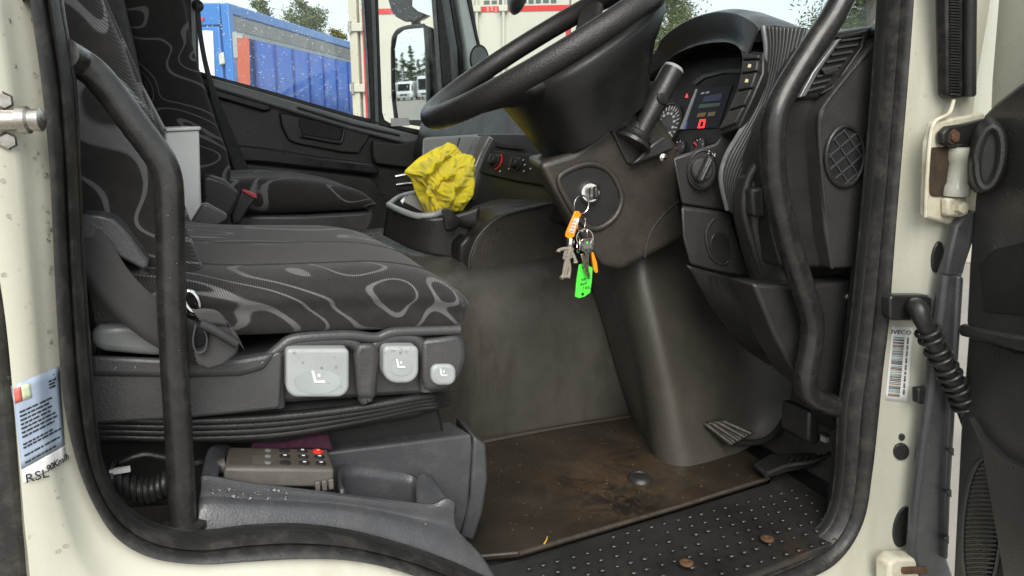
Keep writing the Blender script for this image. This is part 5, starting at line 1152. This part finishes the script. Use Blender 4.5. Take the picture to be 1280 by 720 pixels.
# knotted cord figure
FIGC = M('grey_cord', (.20, .18, .15), .7, (.30, .27, .22), 200, .8, 600)
fig = tube('knot_figure', [P(712.5, 304, Y=.283), P(712, 312, Y=.283), P(710, 320, Y=.283), P(709.5, 327, Y=.283), P(708, 337, Y=.283), P(706, 347, Y=.283)], [.0038, .0048, .0050, .0038, .0030, .0034], FIGC, keys, 10, 4)
tube('figure_arm', [P(711, 311, Y=.283), P(705, 311, Y=.281), P(699, 312.5, Y=.28), P(698, 315, Y=.279)], [.0034, .0030, .0028, .0040], FIGC, fig, 8, 4)
tube('figure_arm', [P(712, 312, Y=.283), P(716, 318, Y=.281), P(719, 325, Y=.279), P(719.5, 328, Y=.279)], [.0034, .0030, .0028, .0042], FIGC, fig, 8, 4)
tube('figure_leg', [P(710, 325, Y=.283), P(712, 334, Y=.282), P(711.5, 342, Y=.282), P(709.5, 347.5, Y=.280)], [.0036, .0030, .0030, .0040], FIGC, fig, 8, 4)
tube('figure_leg', [P(708, 325, Y=.283), P(705.5, 336, Y=.282), P(704, 344, Y=.282), P(701.5, 348, Y=.280)], [.0036, .0030, .0030, .0040], FIGC, fig, 8, 4)
lathe('figure_head', [(.004, 0), (.0068, .002), (.0068, .009), (.0055, .012), (0, .013)], P(712.5, 307, Y=.283), (.1, 0, 1), CHROME, fig, 14)
for y in (313, 317, 321): tube('figure_knot', [P(x, yy, Y=.2815) for x, yy in ell(711-(y-313)*.18, y, 5.2, 2.4, 14, -20)], .0022, FIGC, fig, 6, 1, True)

# ================================================================== tunnel console, cloth, lever
con2 = thing('tunnel_console', 'black storage console on the engine tunnel with pale open bin rim', 'console', P(560, 330, Y=.8))
nearc = [(483, 292), (485, 262), (497, 266), (545, 272), (572, 274), (600, 262), (640, 250), (690, 240), (712, 290), (712, 318), (640, 318), (584, 326), (552, 322), (520, 312)]
A = [P(a_, b2, Y=.80) for a_, b2 in nearc]
wall = [P(a_, b2, Y=yy) for a_, b2, yy in ((480, 294, .95), (520, 313, .80), (560, 322, .76), (590, 326, .74))]
wallt = [P(a_, b2, Y=yy) for a_, b2, yy in ((486, 256, .95), (522, 271, .80), (560, 270, .76), (600, 258, .74))]
sheet('bin_wall', [wallt, [lerp(a_, b2, .5) for a_, b2 in zip(wallt, wall)], wall], BLACK, con2, 6, 4, solid=.006)
box('bin_body', P(560, 300, Y=1.0)+V((.02, .06, -.02)), (.20, .24, .12), BLACK, con2, bevel=.01)
rimp = [P(a_, b2, Y=yy) for a_, b2, yy in ((486, 256, .95), (500, 263, .87), (522, 270, .80), (545, 268, .78), (556, 262, .77))]
tube('bin_rim', rimp, .0075, LGREY, con2, 10, 5)
tube('bin_rim_back', [P(487, 255, Y=.95), P(497, 247, Y=1.02), P(508, 243, Y=1.06), P(530, 238, Y=1.10)], .006, LGREY, con2, 10, 5)
# side cheek with rain on it
ck = [(584, 336), (586, 318), (594, 298), (606, 282), (622, 270), (645, 262), (690, 252), (720, 248), (740, 300), (752, 352), (690, 352), (640, 346), (600, 342)]
A = [P(a_, b2, Y=.665) for a_, b2 in ck]; prism2('console_cheek', A, [p+V((.02, .20, 0)) for p in A], COLUMN, con2, bevel=.010, seg=4)
tube('cheek_bead', [P(a_, b2, Y=.662) for a_, b2 in ((586, 336), (588, 318), (596, 299), (608, 284), (624, 272), (647, 264), (692, 254))], .0032, GRAIN, con2, 8, 5)
A = [P(a_, b2, Y=.70) for a_, b2 in ((574, 330), (575, 306), (586, 294), (592, 300), (584, 318), (582, 334))]; prism2('cheek_flap', A, [p+V((0, .06, 0)) for p in A], BLACK, con2, bevel=.006)
tube('console_shelf', [P(590, 268, Y=.80), P(630, 258, Y=.82), P(690, 246, Y=.84)], .012, GRAIN, con2, 10, 4)
sp_ = []
while len(sp_) < 260:
    x, y = rr.gauss(648, 26), rr.gauss(305, 20)
    if x < 596 or x > 705 or y < 272+max(0, (622-x)*.9) or y > 340: continue
    sp_.append((P(x, y, Y=.6645), V((0, -1, 0))))
droplets('raindrops', sp_, WATER, con2, .0006, .0019, .55)
hb = thing('hand_lever', 'stubby black hand lever poking out of the tunnel console', 'lever', P(600, 285, Y=.74))
tube('lever_arm', [P(608, 279, Y=.75), P(592, 281, Y=.735), P(578, 279, Y=.72), P(566, 274, Y=.71)], [.011, .010, .0095, .010], BLACK, hb, 12, 5)
loft('lever_grip', [crv([P(562+dx, 272+dy, Y=yy) for dx, dy in sh], 3, True) for yy, sh in ((.685, ((-8, -8), (0, -10), (4, -4), (10, 4), (6, 12), (-4, 14), (-6, 4))), (.70, ((-10, -10), (1, -12), (7, -4), (14, 5), (8, 15), (-4, 17), (-8, 4))), (.72, ((-8, -8), (1, -10), (6, -4), (12, 5), (7, 13), (-3, 15), (-6, 4))))], BLACK, hb, angle=60)
lathe('lever_gaiter', [(.020, 0), (.016, .006), (.018, .010), (.014, .016)], P(608, 279, Y=.752), (-.6, -.6, 0), RUBBER, hb, 16)
pp = thing('folded_papers', 'grey folded papers and foil in the console bin beside the cloth', 'papers', P(520, 262, Y=.88))
A = [P(a_, b2, Y=.88) for a_, b2 in ((504, 252), (512, 243), (538, 250), (546, 268), (534, 268))]; prism2('paper_sheet', A, [p+V((.01, .02, .001)) for p in A], M('grey_paper', (.30, .29, .28), .7, (.24, .23, .22), 40), pp, bevel=.001)
sheet('foil', [[P(500, 252, Y=.92), P(506, 246, Y=.93), P(514, 247, Y=.92)], [P(503, 255, Y=.90), P(509, 250, Y=.915), P(516, 254, Y=.90)]], CHROME, pp, 5, 5, solid=.001)

# crumpled cloth
# the cloth is simulated: a loose sheet with slack in it, held along its outline, buckles into folds and is then frozen
from mathutils import noise as mn
tw_rows = [
 [(560, 179, .87), (570, 184, .86), (577, 194, .88), (588, 195, .87), (593, 202, .88), (590, 212, .90)],
 [(541, 189, .84), (554, 187, .81), (566, 192, .83), (578, 197, .82), (589, 200, .84), (594, 214, .88)],
 [(523, 200, .84), (540, 198, .795), (553, 203, .80), (565, 205, .785), (578, 211, .81), (592, 220, .84)],
 [(507, 214, .84), (526, 211, .795), (542, 217, .795), (559, 219, .775), (574, 226, .795), (593, 232, .81)],
 [(514, 222, .84), (524, 226, .795), (538, 233, .79), (556, 236, .77), (571, 242, .785), (591, 243, .80)],
 [(520, 240, .85), (526, 243, .80), (539, 250, .795), (555, 252, .775), (568, 256, .785), (582, 255, .80)],
 [(534, 266, .86), (540, 267, .81), (548, 268, .80), (556, 267, .785), (566, 264, .80), (578, 262, .815)]]
def slack_sheet(frames=16):
    sc = bpy.context.scene
    v_, fs = g_sheet([[P(a_, b2, Y=y) for a_, b2, y in r] for r in tw_rows], 9, 8); nh = 6*8+1; nw = 5*9+1; pts = []
    pin = []
    for k, p in enumerate(v_):
        i, j = k//nh, k % nh; u, v = i/(nw-1), j/(nh-1)
        q1 = u*3.1+v*1.1+.55*mn.noise(V((u*2.2, v*2.2, 1.0))); q2 = u*1.3-v*2.6+.5*mn.noise(V((u*2.5, v*2.5, 6.0)))
        f1 = abs((q1 % 1)*2-1); f2 = abs((q2 % 1)*2-1); e_ = min(1, 6*min(u, 1-u, v, 1-v))
        pts.append(p+V((mn.noise(p*26)*.003, (.016-.030*f1-.012*f2)*e_+mn.noise(p*90)*.002, mn.noise(p*30+V((0, 7, 0)))*.003)))
        if i in (0, nw-1) or j in (0, nh-1): pin.append(k)
    me = bpy.data.meshes.new('slack'); me.from_pydata([tuple(p) for p in pts], [], fs); ob = bpy.data.objects.new('slack', me); COL.objects.link(ob)
    vg = ob.vertex_groups.new(name='pin'); vg.add(pin, 1.0, 'REPLACE')
    md = ob.modifiers.new('cloth', 'CLOTH'); s = md.settings
    s.quality = 5; s.mass = .05; s.tension_stiffness = 12; s.compression_stiffness = 12; s.shear_stiffness = 4; s.bending_stiffness = .03; s.air_damping = 4
    s.vertex_group_mass = 'pin'; s.shrink_min = -.13; s.shrink_max = -.13; s.effector_weights.gravity = .25
    md.collision_settings.use_collision = False; md.collision_settings.use_self_collision = True; md.collision_settings.self_distance_min = .003
    md.point_cache.frame_start = 1; md.point_cache.frame_end = frames; sc.frame_start = 1; sc.frame_end = frames
    for f in range(1, frames+1): sc.frame_set(f)
    ev = ob.evaluated_get(bpy.context.evaluated_depsgraph_get()); m2 = ev.to_mesh(); out_ = [v.co.copy() for v in m2.vertices]; ev.to_mesh_clear()
    bpy.data.objects.remove(ob); sc.frame_set(1)
    return out_, fs, nh, nw
cl_v, cl_f, cl_h, cl_w = slack_sheet()
tw = obj('yellow_cloth', cl_v, cl_f, TOWEL, None, sub=1)
_m = tw.modifiers.new('thick', 'SOLIDIFY'); _m.thickness = .0028; _m.offset = 0
tag(tw, 'crumpled bright yellow microfibre cloth lying on the console bin', 'cloth')
tube('cloth_hem', [cl_v[k].copy() for k in range(cl_h)], .0022, TOWEL, tw, 8, 2)
tube('cloth_hem', [cl_v[k*cl_h].copy() for k in range(cl_w)], .0022, TOWEL, tw, 8, 2)
v2, f2 = g_sheet([[P(a_, b2, Y=y+.075) for a_, b2, y in r] for r in tw_rows], 6, 6)
obj('under_fold', [p+V((mn.noise(p*30)*.006, mn.noise(p*20)*.02, -.004)) for p in v2], f2, TOWEL, tw, solid=.004)

# ================================================================== outside: mirrors, trailers, trees, vans
mir = thing('wing_mirror', 'tall black wing mirror with rain drops outside the passenger quarter window', 'mirror', P(515, 170, Y=2.25))
mc = P(513, 92, Y=2.22)
vd = (mc-CAM).normalized(); tgt = V((-.86, .50, .013)).normalized(); mn_ = (tgt-vd).normalized()
MF = Frame(mc, V((0, 0, 1)).cross(mn_), mn_.cross(V((0, 0, 1)).cross(mn_)))
if MF.n.dot(mn_) < 0: MF.n = -MF.n
gl_ = [(496, 150), (494, 120), (494, 60), (497, 44), (506, 37), (529, 34), (532, 40), (533, 150)]
MF.slab('mirror_glass', gl_, -.004, 0, MIRROR, mir)
cas = [(492, 154), (488, 120), (487, 60), (490, 44), (500, 35), (530, 30), (541, 34), (550, 100), (552, 160), (530, 160)]
A = MF.poly(cas, -.008); prism2('mirror_casing', A, [lerp(p-MF.n*.07, mc-MF.n*.07, .18) for p in A], BLACK, mir, bevel=.008)
tube('casing_rim', [MF.px(x, y, .001) for x, y in ((496, 152), (492, 120), (491, 60), (494, 43), (505, 35), (530, 32))], .008, BLACK, mir, 10, 5)
tube('pale_rim', [MF.px(x, y, .002) for x, y in ((532, 34), (534, 60), (535, 100), (536, 152))], .010, MGREY, mir, 10, 4)
UFa = Frame(P(508, 5, Y=2.22), MF.u, (0, 0, 1)); UFa.n = MF.n
uc = [(483, -40), (484, 0), (488, 14), (494, 22), (505, 28), (520, 28), (530, 22), (534, 0), (534, -40)]
A = UFa.poly(uc, 0); prism2('upper_casing', A, [lerp(p-MF.n*.06, UFa.o-MF.n*.06, .2) for p in A], BLACK, mir, bevel=.01)
UFa.slab('upper_glass', [(517, -40), (517, 8), (524, 14), (534, 18), (546, 22), (540, -40)], .002, .006, MIRROR, mir)
tube('mirror_stem', [P(520, 26, Y=2.25), P(520, 34, Y=2.25)], .020, BLACK, mir, 10, 1)
tube('mirror_arm', [P(545, -60, Y=2.20), P(530, -30, Y=2.24), P(522, -20, Y=2.27), P(520, 40, Y=2.27)], .012, BLACK, mir, 10, 4)
sp_ = [(UFa.px(rr.uniform(488, 528), rr.uniform(0, 24), .0005), MF.n) for k in range(60)]
droplets('raindrops', sp_, WATER, mir, .001, .0035)
fmz = thing('front_mirror', 'round backed kerb mirror with raindrops hung ahead of the windscreen', 'mirror', P(648, -20, X=1.35))
q = P(649, -6, X=1.34)
lathe('mirror_back', [(.0, -.035), (.05, -.032), (.075, -.015), (.082, 0), (.078, .006)], q, (1, .2, -.3), BLACK, fmz, 28, 1, .72)
tube('mirror_arm', [q+V((.01, 0, 0)), q+V((.05, .0, .12)), q+V((-.02, 0, .42))], .010, BLACK, fmz, 8, 4)
sp_ = []
for k in range(70):
    a_ = rr.uniform(0, 6.28); d_ = rr.uniform(0, .06); sp_.append((q+V((-.034+.02*d_/.06, math.cos(a_)*d_, math.sin(a_)*d_*.8)), V((-1, -.2, .2))))
droplets('raindrops', sp_, WATER, fmz, .001, .0032)
rv_ = thing('pillar_mirror', 'small oval grey mirror stuck beside the far windscreen pillar', 'mirror', P(600, 90, Y=1.86))
lathe('mirror_disc', [(.045, 0), (.045, .006), (.041, .008), (.040, .0065), (0, .006)], P(599, 74, Y=1.86), (-.25, -1, 0), BLACK, rv_, 26, 1.15, .8, (0, 0, 1))
lathe('disc_glass', [(.038, .0072), (0, .0074)], P(599, 74, Y=1.86), (-.25, -1, 0), MGREY, rv_, 26, 1.15, .8, (0, 0, 1))
A = [P(x, y, Y=1.86) for x, y in ((580, 88), (602, 84), (606, 104), (584, 106))]; prism2('disc_foot', A, [p+V((0, .04, 0)) for p in A], BLACK, rv_, bevel=.004)

# ---- white box trailer with red stripe
TW = M('trailer_white', (.56, .55, .48), .4, (.52, .51, .44), 1.2, dust=(.45, .42, .35), dust_amt=.2)
TR = M('trailer_red', (.62, .030, .030), .4, (.55, .03, .03), 2)
wt = thing('white_trailer', 'white box trailer rear with red border stripe and hinged doors', 'trailer', (3.4, 8.5, GZ))
WU = V((.848, -.530, 0)).normalized(); WL = V((.530, .848, 0)).normalized()
_r1, _r2 = ray(441, 150), ray(722, 150)
_den = _r1.x*_r2.y-_r1.y*_r2.x
WWID = 2.5; _t1 = WWID*(WU.y*_r2.x-WU.x*_r2.y)/(_r2.y*_r1.x-_r2.x*_r1.y); WC0 = CAM+_r1*_t1; WC0.z = 0
WFR = Frame(WC0, WU, (0, 0, 1)); WFR.n = -WL
zb, zt = GZ+1.05, GZ+3.75
def wbox(name, a, d, z, sa, sd_, sz_, m_, par=None, **k): return box(name, WC0+WU*a+WL*d+V((0, 0, z)), (sa, sd_, sz_), m_, par or wt, (WU, WL, V((0, 0, 1))), **k)
def wpx(px, py): p = WFR.px(px, py)-WC0; return p.dot(WU), p.z
wbox('box_body', WWID/2, 3.6, (zb+zt)/2, WWID, 7.0, zt-zb, TW, bevel=.02)
xm = WWID*.56
for x0, x1 in ((.11, xm-.01), (xm+.01, WWID-.11)): wbox('rear_door', (x0+x1)/2, .07, (zb+zt)/2, x1-x0, .05, zt-zb-.16, TW, bevel=.006)
POSTM = M('post_cream', (.58, .55, .45), .45, (.5, .47, .38), 3)
for x0 in (.045, WWID-.045): wbox('corner_post', x0, .06, (zb+zt)/2, .09, .10, zt-zb, POSTM, bevel=.008)
wbox('head_rail', WWID/2, .06, zt-.04, WWID-.2, .10, .08, TW, bevel=.006)
zs = wpx(600, 11)[1]; xls = wpx(455, 60)[0]; xrs = wpx(710, 20)[0]
wbox('red_stripe', (xls+xrs)/2, .041, zs, xrs-xls-.05, .008, .055, TR)
for x in (xls, xrs): wbox('red_stripe', x, .041, (zs+.0275+zb+.2)/2, .045, .009, zs+.0275-zb-.2, TR)
for py in (34, 110, 240):
    z = wpx(448, py)[1]
    h_ = wbox('door_hinge', .07, .0, z, .17, .03, .085, TW, bevel=.006)
    lathe('hinge_pin', [(.018, -.06), (.018, .06)], WC0+WU*.02-WL*.012+V((0, 0, z)), (0, 0, 1), STEEL, h_, 12)
for x in (wpx(596, 20)[0], xm+.30):
    lb_ = tube('lock_rod', [WC0+WU*x+V((0, 0, zb+.1)), WC0+WU*x+V((0, 0, zt-.1))], .016, TW, wt, 10, 1)
    for z in (zs, zs-.55, zs-1.2): wbox('rod_bracket', x, .005, z, .09, .06, .06, TW, lb_, bevel=.004)
# faded lettering rows above and on the stripe, illegible in the rain
IG = M('faded_green_print', (.10, .14, .13), .6); PR = M('faded_pink_print', (.72, .25, .22), .6)
x = wpx(604, 2)[0]; zt2 = wpx(620, 2)[1]
while x < wpx(690, 2)[0]:
    ww = rr.uniform(.03, .07); wbox('printed_letter', x+ww/2, .043, zt2, ww, .005, rr.uniform(.03, .045), IG); x += ww+.022
x = wpx(607, 2)[0]
while x < wpx(630, 2)[0]: wbox('printed_letter', x+.016, .0365, zs+rr.uniform(-.008, .008), .024, .004, .05, PR); x += .044
wbox('chassis', WWID/2, 3.6, zb-.15, .9, 6.8, .28, DARK)
wbox('underrun_bar', WWID/2, .15, zb-.45, 2.3, .10, .14, BLACK, bevel=.01)
for x in (.30, WWID-.30):
    for y in (1.2, 2.5):
        wh = lathe('wheel', [(.30, -.14), (.48, -.14), (.50, -.10), (.50, .10), (.48, .14), (.30, .14)], WC0+WU*x+WL*y+V((0, 0, GZ+.5)), WU, RUBBER, wt, 28)
        lathe('rim', [(.29, -.13), (.28, -.05), (.12, -.06), (.10, -.12), (0, -.12)], WC0+WU*x+WL*y+V((0, 0, GZ+.5)), WU*(1 if x < 1 else -1), STEEL, wh, 24)
    wbox('axle_strut', x, 1.85, zb-.12, .12, 1.6, .2, DARK)

# ---- blue curtain-side trailer, parked at an angle
BLU = M('trailer_blue', (.012, .16, .52), .35, (.012, .14, .46), 1.0, coat=.3)
CUR = M('curtain_blue', (.022, .10, .43), .45, (.03, .12, .48), .9, .25, 6, bd=.02)
bt_ = thing('blue_trailer', 'long blue curtain sided trailer with orange corner panel behind the window', 'trailer', (3.5, 20, GZ))
BL = V((.505, .863, 0)).normalized(); BE = V((-BL.y, BL.x, 0))
BZ = GZ+4.0
d0 = ray(283, 3); t0 = (BZ-CAM.z)/d0.z; BC0 = CAM+d0*t0; BC0.z = 0
SIDE = Frame(BC0, BL, (0, 0, 1)); SIDE.n = SIDE.n if SIDE.n.dot(CAM-BC0) > 0 else -SIDE.n
ENDF = Frame(BC0, BE, (0, 0, 1)); ENDF.n = ENDF.n if ENDF.n.dot(CAM-BC0) > 0 else -ENDF.n
BB0 = GZ+1.15
def bbox_(a0_, a1_, b0_, b1_, z0, z1, name, m, par=bt_, **k):
    v = [BC0+BL*a_+BE*b2+V((0, 0, z)) for z in (z0, z1) for b2 in (b0_, b1_) for a_ in (a0_, a1_)]
    return obj(name, v, [(0, 1, 3, 2), (4, 6, 7, 5), (0, 4, 5, 1), (2, 3, 7, 6), (0, 2, 6, 4), (1, 5, 7, 3)], m, par, **k)
bbox_(.05, 13.4, .05, 2.45, BB0, BZ-.02, 'box_body', BLU)
def sz(py): return SIDE.px(300, py).z
bbox_(0, 13.5, -.03, .05, sz(22), BZ, 'roof_rail', BLU, bevel=.03)
bbox_(.12, 13.3, -.02, .05, sz(40), sz(22)-.005, 'grey_band', M('band_grey', (.16, .17, .17), .5, (.24, .25, .25), 2))
bbox_(.12, 13.3, -.012, .05, sz(46), sz(40)-.005, 'pale_band', M('band_pale', (.32, .36, .42), .5))
nc = 26
for k in range(13):
    a0_, a1_ = 1.0+k*.95, 1.0+(k+1)*.95-.01
    vs_ = []
    for i in range(9):
        u = i/8; vs_ += [BC0+BL*lerp(a0_, a1_, u)+BE*(-.03-.007*math.sin(math.pi*u)**.7)+V((0, 0, z)) for z in (BB0+.05, sz(46)-.01)]
    obj('curtain_panel', vs_, [(2*i, 2*i+2, 2*i+3, 2*i+1) for i in range(8)], CUR, bt_, solid=.01)
    bbox_(a0_-.03, a0_+.03, -.055, -.02, BB0+.05, sz(46), 'curtain_strap', M('strap_blue', (.045, .09, .38), .5) if k == 0 else bpy.data.materials['strap_blue'], bt_)
SIDE.slab('orange_panel', [(293, 44), (307, 47), (308, 53), (310, 150), (293, 150)], .03, .06, M('panel_orange', (.92, .14, .025), .4, (.85, .12, .025), 3), bt_)
SIDE.slab('white_corner', [(286.5, 40), (299, 43), (299, 48), (292, 47.5), (293, 72), (288.5, 72)], .03, .065, M('panel_white', (.72, .72, .72), .5), bt_)
bbox_(-.06, .12, -.06, .10, BB0, BZ-.02, 'corner_post', BLU, bevel=.02)
bbox_(-.05, .05, .12, 2.40, BZ-.40, BZ-.01, 'end_header', BLU, bevel=.02)
ed = bbox_(-.04, .05, .16, 1.25, BB0, BZ-.42, 'end_door', BLU, bevel=.02)
bbox_(-.04, .05, 1.27, 2.36, BB0, BZ-.42, 'end_door', BLU, bevel=.02)
ENDF.slab('white_placard', [(250, 38), (268, 39), (272, 140), (250, 140)], .045, .06, PAPER, ed)
ENDF.slab('marker_lamp', [(249, 22), (257, 22), (257, 27), (249, 28)], .05, .09, M('marker_red', (.55, .03, .05), .4), bt_, bevel=.01)
ENDF.slab('door_catch', [(276, 68), (282, 65), (284, 80), (277, 82)], .05, .10, TW, bt_, bevel=.02)
for a_ in (9.5, 10.8, 12.1, 2.0):
    for b2 in (.35, 2.1):
        lathe('wheel', [(.25, -.16), (.48, -.16), (.50, -.10), (.50, .10), (.48, .16), (.25, .16)], BC0+BL*a_+BE*b2+V((0, 0, GZ+.5)), BE, RUBBER, bt_, 22)
bbox_(.5, 13, .8, 1.7, GZ+.55, BB0, 'chassis', DARK)

# ---- vans parked behind, seen in the wing mirror
def van(loc, ang, label, paint, hh):
    t_ = thing('parked_van', label, 'van', loc, 'vans parked at the yard edge')
    fx = V((math.cos(ang), math.sin(ang), 0)); sx_ = V((-fx.y, fx.x, 0)); L = V(loc)
    pr = [(2.5, .35), (2.55, .9), (2.35, 1.15), (1.75, hh*.9), (1.4, hh), (-2.5, hh), (-2.6, .9), (-2.55, .35)]
    prism2('body', [L+fx*a_+sx_*.95+V((0, 0, z)) for a_, z in pr], [L+fx*a_-sx_*.95+V((0, 0, z)) for a_, z in pr], paint, t_, bevel=.08, seg=3)
    ws_ = [(2.30, 1.22), (1.80, hh*.87)]
    prism2('windscreen', [L+fx*(a_+.03)+sx_*(s_*.8)+V((0, 0, z+.02)) for (a_, z), s_ in ((ws_[0], 1), (ws_[0], -1), (ws_[1], -1), (ws_[1], 1))], [L+fx*(a_-.02)+sx_*(s_*.8)+V((0, 0, z-.01)) for (a_, z), s_ in ((ws_[0], 1), (ws_[0], -1), (ws_[1], -1), (ws_[1], 1))], SCREEN, t_)
    for s_ in (1, -1):
        q_ = [(1.9, 1.2), (1.55, hh*.82), (.9, hh*.82), (.9, 1.2)]
        prism2('side_window', [L+fx*a_+sx_*(s_*.94)+V((0, 0, z)) for a_, z in q_], [L+fx*a_+sx_*(s_*.965)+V((0, 0, z)) for a_, z in q_], SCREEN, t_)
        box('headlight', L+fx*2.5+sx_*(s_*.72)+V((0, 0, .85)), (.12, .3, .2), PAPER, t_, (fx, sx_, V((0, 0, 1))), bevel=.03)
        for a_ in (1.65, -1.6): lathe('wheel', [(.2, -.10), (.33, -.10), (.34, 0), (.33, .10), (.2, .10), (.18, .06), (0, .06)], L+fx*a_+sx_*(s_*.86)+V((0, 0, .34)), sx_*s_, RUBBER, t_, 20)
    box('grille', L+fx*2.535+V((0, 0, .72)), (.04, .9, .22), DARK, t_, (fx, sx_, V((0, 0, 1))))
VW = M('van_white', (.75, .76, .76), .35, (.70, .71, .71), 2, coat=.3)
m0 = mc
def along(d_, off): u_ = V((tgt.x, tgt.y, 0)).normalized(); s_ = V((-u_.y, u_.x, 0)); p = m0+u_*d_+s_*off; return (p.x, p.y, GZ)
face_ang = math.atan2(-tgt.y, -tgt.x)
for off, d_, a_, hh, lb_ in ((-3.1, 98, .25, 2.3, 'low white van parked at the yard edge beside the tall one'), (-.6, 100, .2, 2.4, 'white van parked between two others under the conifers'), (2.0, 101, .15, 3.0, 'tall white box van parked last in the row')):
    van(along(d_, off), face_ang+a_, lb_, VW, hh)

# ---- trees
LEAFN = []
def leafmat(name, c1, c2):
    m_, t_, b2 = nodes(name)
    t_.links.new(nramp(t_, nnoise(t_, 1.1, 3, .6), [(.35, c1), (.65, c2)]), b2.inputs['Base Color']); b2.inputs['Roughness'].default_value = .6
    b2.inputs['Specular IOR Level'].default_value = .2; return m_
LM = [leafmat('leaf_olive', (.075, .11, .03), (.14, .17, .05)), leafmat('leaf_pine', (.045, .075, .03), (.085, .12, .045)), leafmat('leaf_yellowing', (.15, .15, .035), (.22, .18, .045))]
BARK = M('bark', (.10, .075, .055), .9, (.16, .13, .10), 6, .8, 30, bd=.01)
def tree(loc, h, wid, mi, label, seed, group, dens=1.0, conifer=False, lv=70, ls=.75):
    q = random.Random(seed); L = V(loc); t_ = thing('conifer_tree' if conifer else 'broadleaf_tree', label, 'tree', L, group)
    tp_ = [L+V((0, 0, -.1))]+[L+V((q.uniform(-.1, .1)*h*.06*k, q.uniform(-.1, .1)*h*.06*k, h*.95*k/5)) for k in range(1, 6)]
    tr_ = tube('trunk', tp_, [h*.022*(1-.16*k) for k in range(6)], BARK, t_, 8, 4)
    parts_, bparts = [], []
    nb = int((60 if conifer else 46)*dens)
    for k in range(nb):
        f_ = q.uniform(.18, .98) if conifer else q.uniform(.28, .97)
        base_ = lerp(tp_[int(f_*4.99)], tp_[min(5, int(f_*4.99)+1)], f_*4.99 % 1)
        az = q.uniform(0, 6.28); ln = wid*((1.05-f_) if conifer else math.sqrt(max(.05, 1-((f_-.55)/.48)**2)))*q.uniform(.6, 1.1)
        dr = V((math.cos(az), math.sin(az), q.uniform(-.15, .1) if conifer else q.uniform(.2, .8))).normalized()
        tip = base_+dr*ln; bparts.append(g_tube([base_, lerp(base_, tip, .5)+V((0, 0, ln*.04)), tip], [h*.006, h*.004, h*.0015], 5))
        for j in range(int(lv*dens)):
            u = q.uniform(.25, 1.05); c_ = lerp(base_, tip, u)+V((q.gauss(0, 1), q.gauss(0, 1), q.gauss(0, .8)))*(ln*.13+.05)
            s_ = q.uniform(.05, .13)*(h/7)*ls; x = V((q.gauss(0, 1), q.gauss(0, 1), q.gauss(0, .6))).normalized(); y = x.cross(V((q.gauss(0, 1), q.gauss(0, 1), q.gauss(0, 1)))).normalized()
            if conifer: x, s2 = x*1.3, .35
            else: s2 = .6
            parts_.append(([c_-x*s_, c_-y*s_*s2, c_+x*s_, c_+y*s_*s2], [(0, 1, 2, 3)]))
    v, f = merge(bparts); obj('branches', v, f, BARK, t_, smooth=True)['kind'] = 'stuff'
    v, f = merge(parts_); me = bpy.data.meshes.new('crown'); me.from_pydata([tuple(p) for p in v], [], f); me.materials.append(LM[mi])
    o_ = bpy.data.objects.new('crown', me); COL.objects.link(o_); o_.parent = t_; o_.matrix_parent_inverse = wmat(t_).inverted(); o_['kind'] = 'stuff'
def gp(px, dist):
    d_ = ray(px, 150); d_.z = 0; d_.normalize(); p = CAM+d_*dist; return (p.x, p.y, GZ)
tree(gp(336, 44), 8.6, .75, 0, 'slim olive tree top showing above the blue trailer roof', 1, 'trees beyond the trailers', 1.2, False, 110, .6)
tree(gp(390, 42), 8.3, 1.45, 0, 'bushy olive tree rising above the middle of the blue trailer', 2, 'trees beyond the trailers', 1.5, False, 120, .6)
tree(gp(430, 46), 7.3, .9, 2, 'yellowing tree between the blue trailer and the white trailer', 3, 'trees beyond the trailers', 1.3, False, 110, .6)
tree(gp(835, 17), 6.0, 2.6, 0, 'green conifer seen through the windscreen beside the dial hood', 4, 'trees ahead of the windscreen', 1.5, True, 300, .38)
tree(gp(800, 21), 5.8, 2.0, 1, 'darker pine behind the steering wheel rim', 5, 'trees ahead of the windscreen', 1.2, True, 130, .5)
tree(gp(905, 34), 6.3, 1.4, 2, 'small yellowing tree top peeking over the dial hood', 6, 'trees ahead of the windscreen', 1.0, False, 90, .5)
tree(gp(1072, 13), 6.2, 2.4, 0, 'leafy green conifer beyond the dashboard end vent', 7, 'trees ahead of the windscreen', 1.6, True, 300, .38)
tree(gp(1100, 16), 7.0, 2.2, 1, 'dark conifer behind the leafy conifer by the end vent', 8, 'trees ahead of the windscreen', 1.4, True, 250, .4)
for k in range(14):
    tree(along(118+4*(k % 3), -8.5+1.25*k), 7.2+.9*math.sin(k*2.1)+.5*(k % 2), 2.0, 1, 'tall conifer in the row behind the parked vans', 20+k, 'conifers behind the vans', .8, True, 60, 1.2)
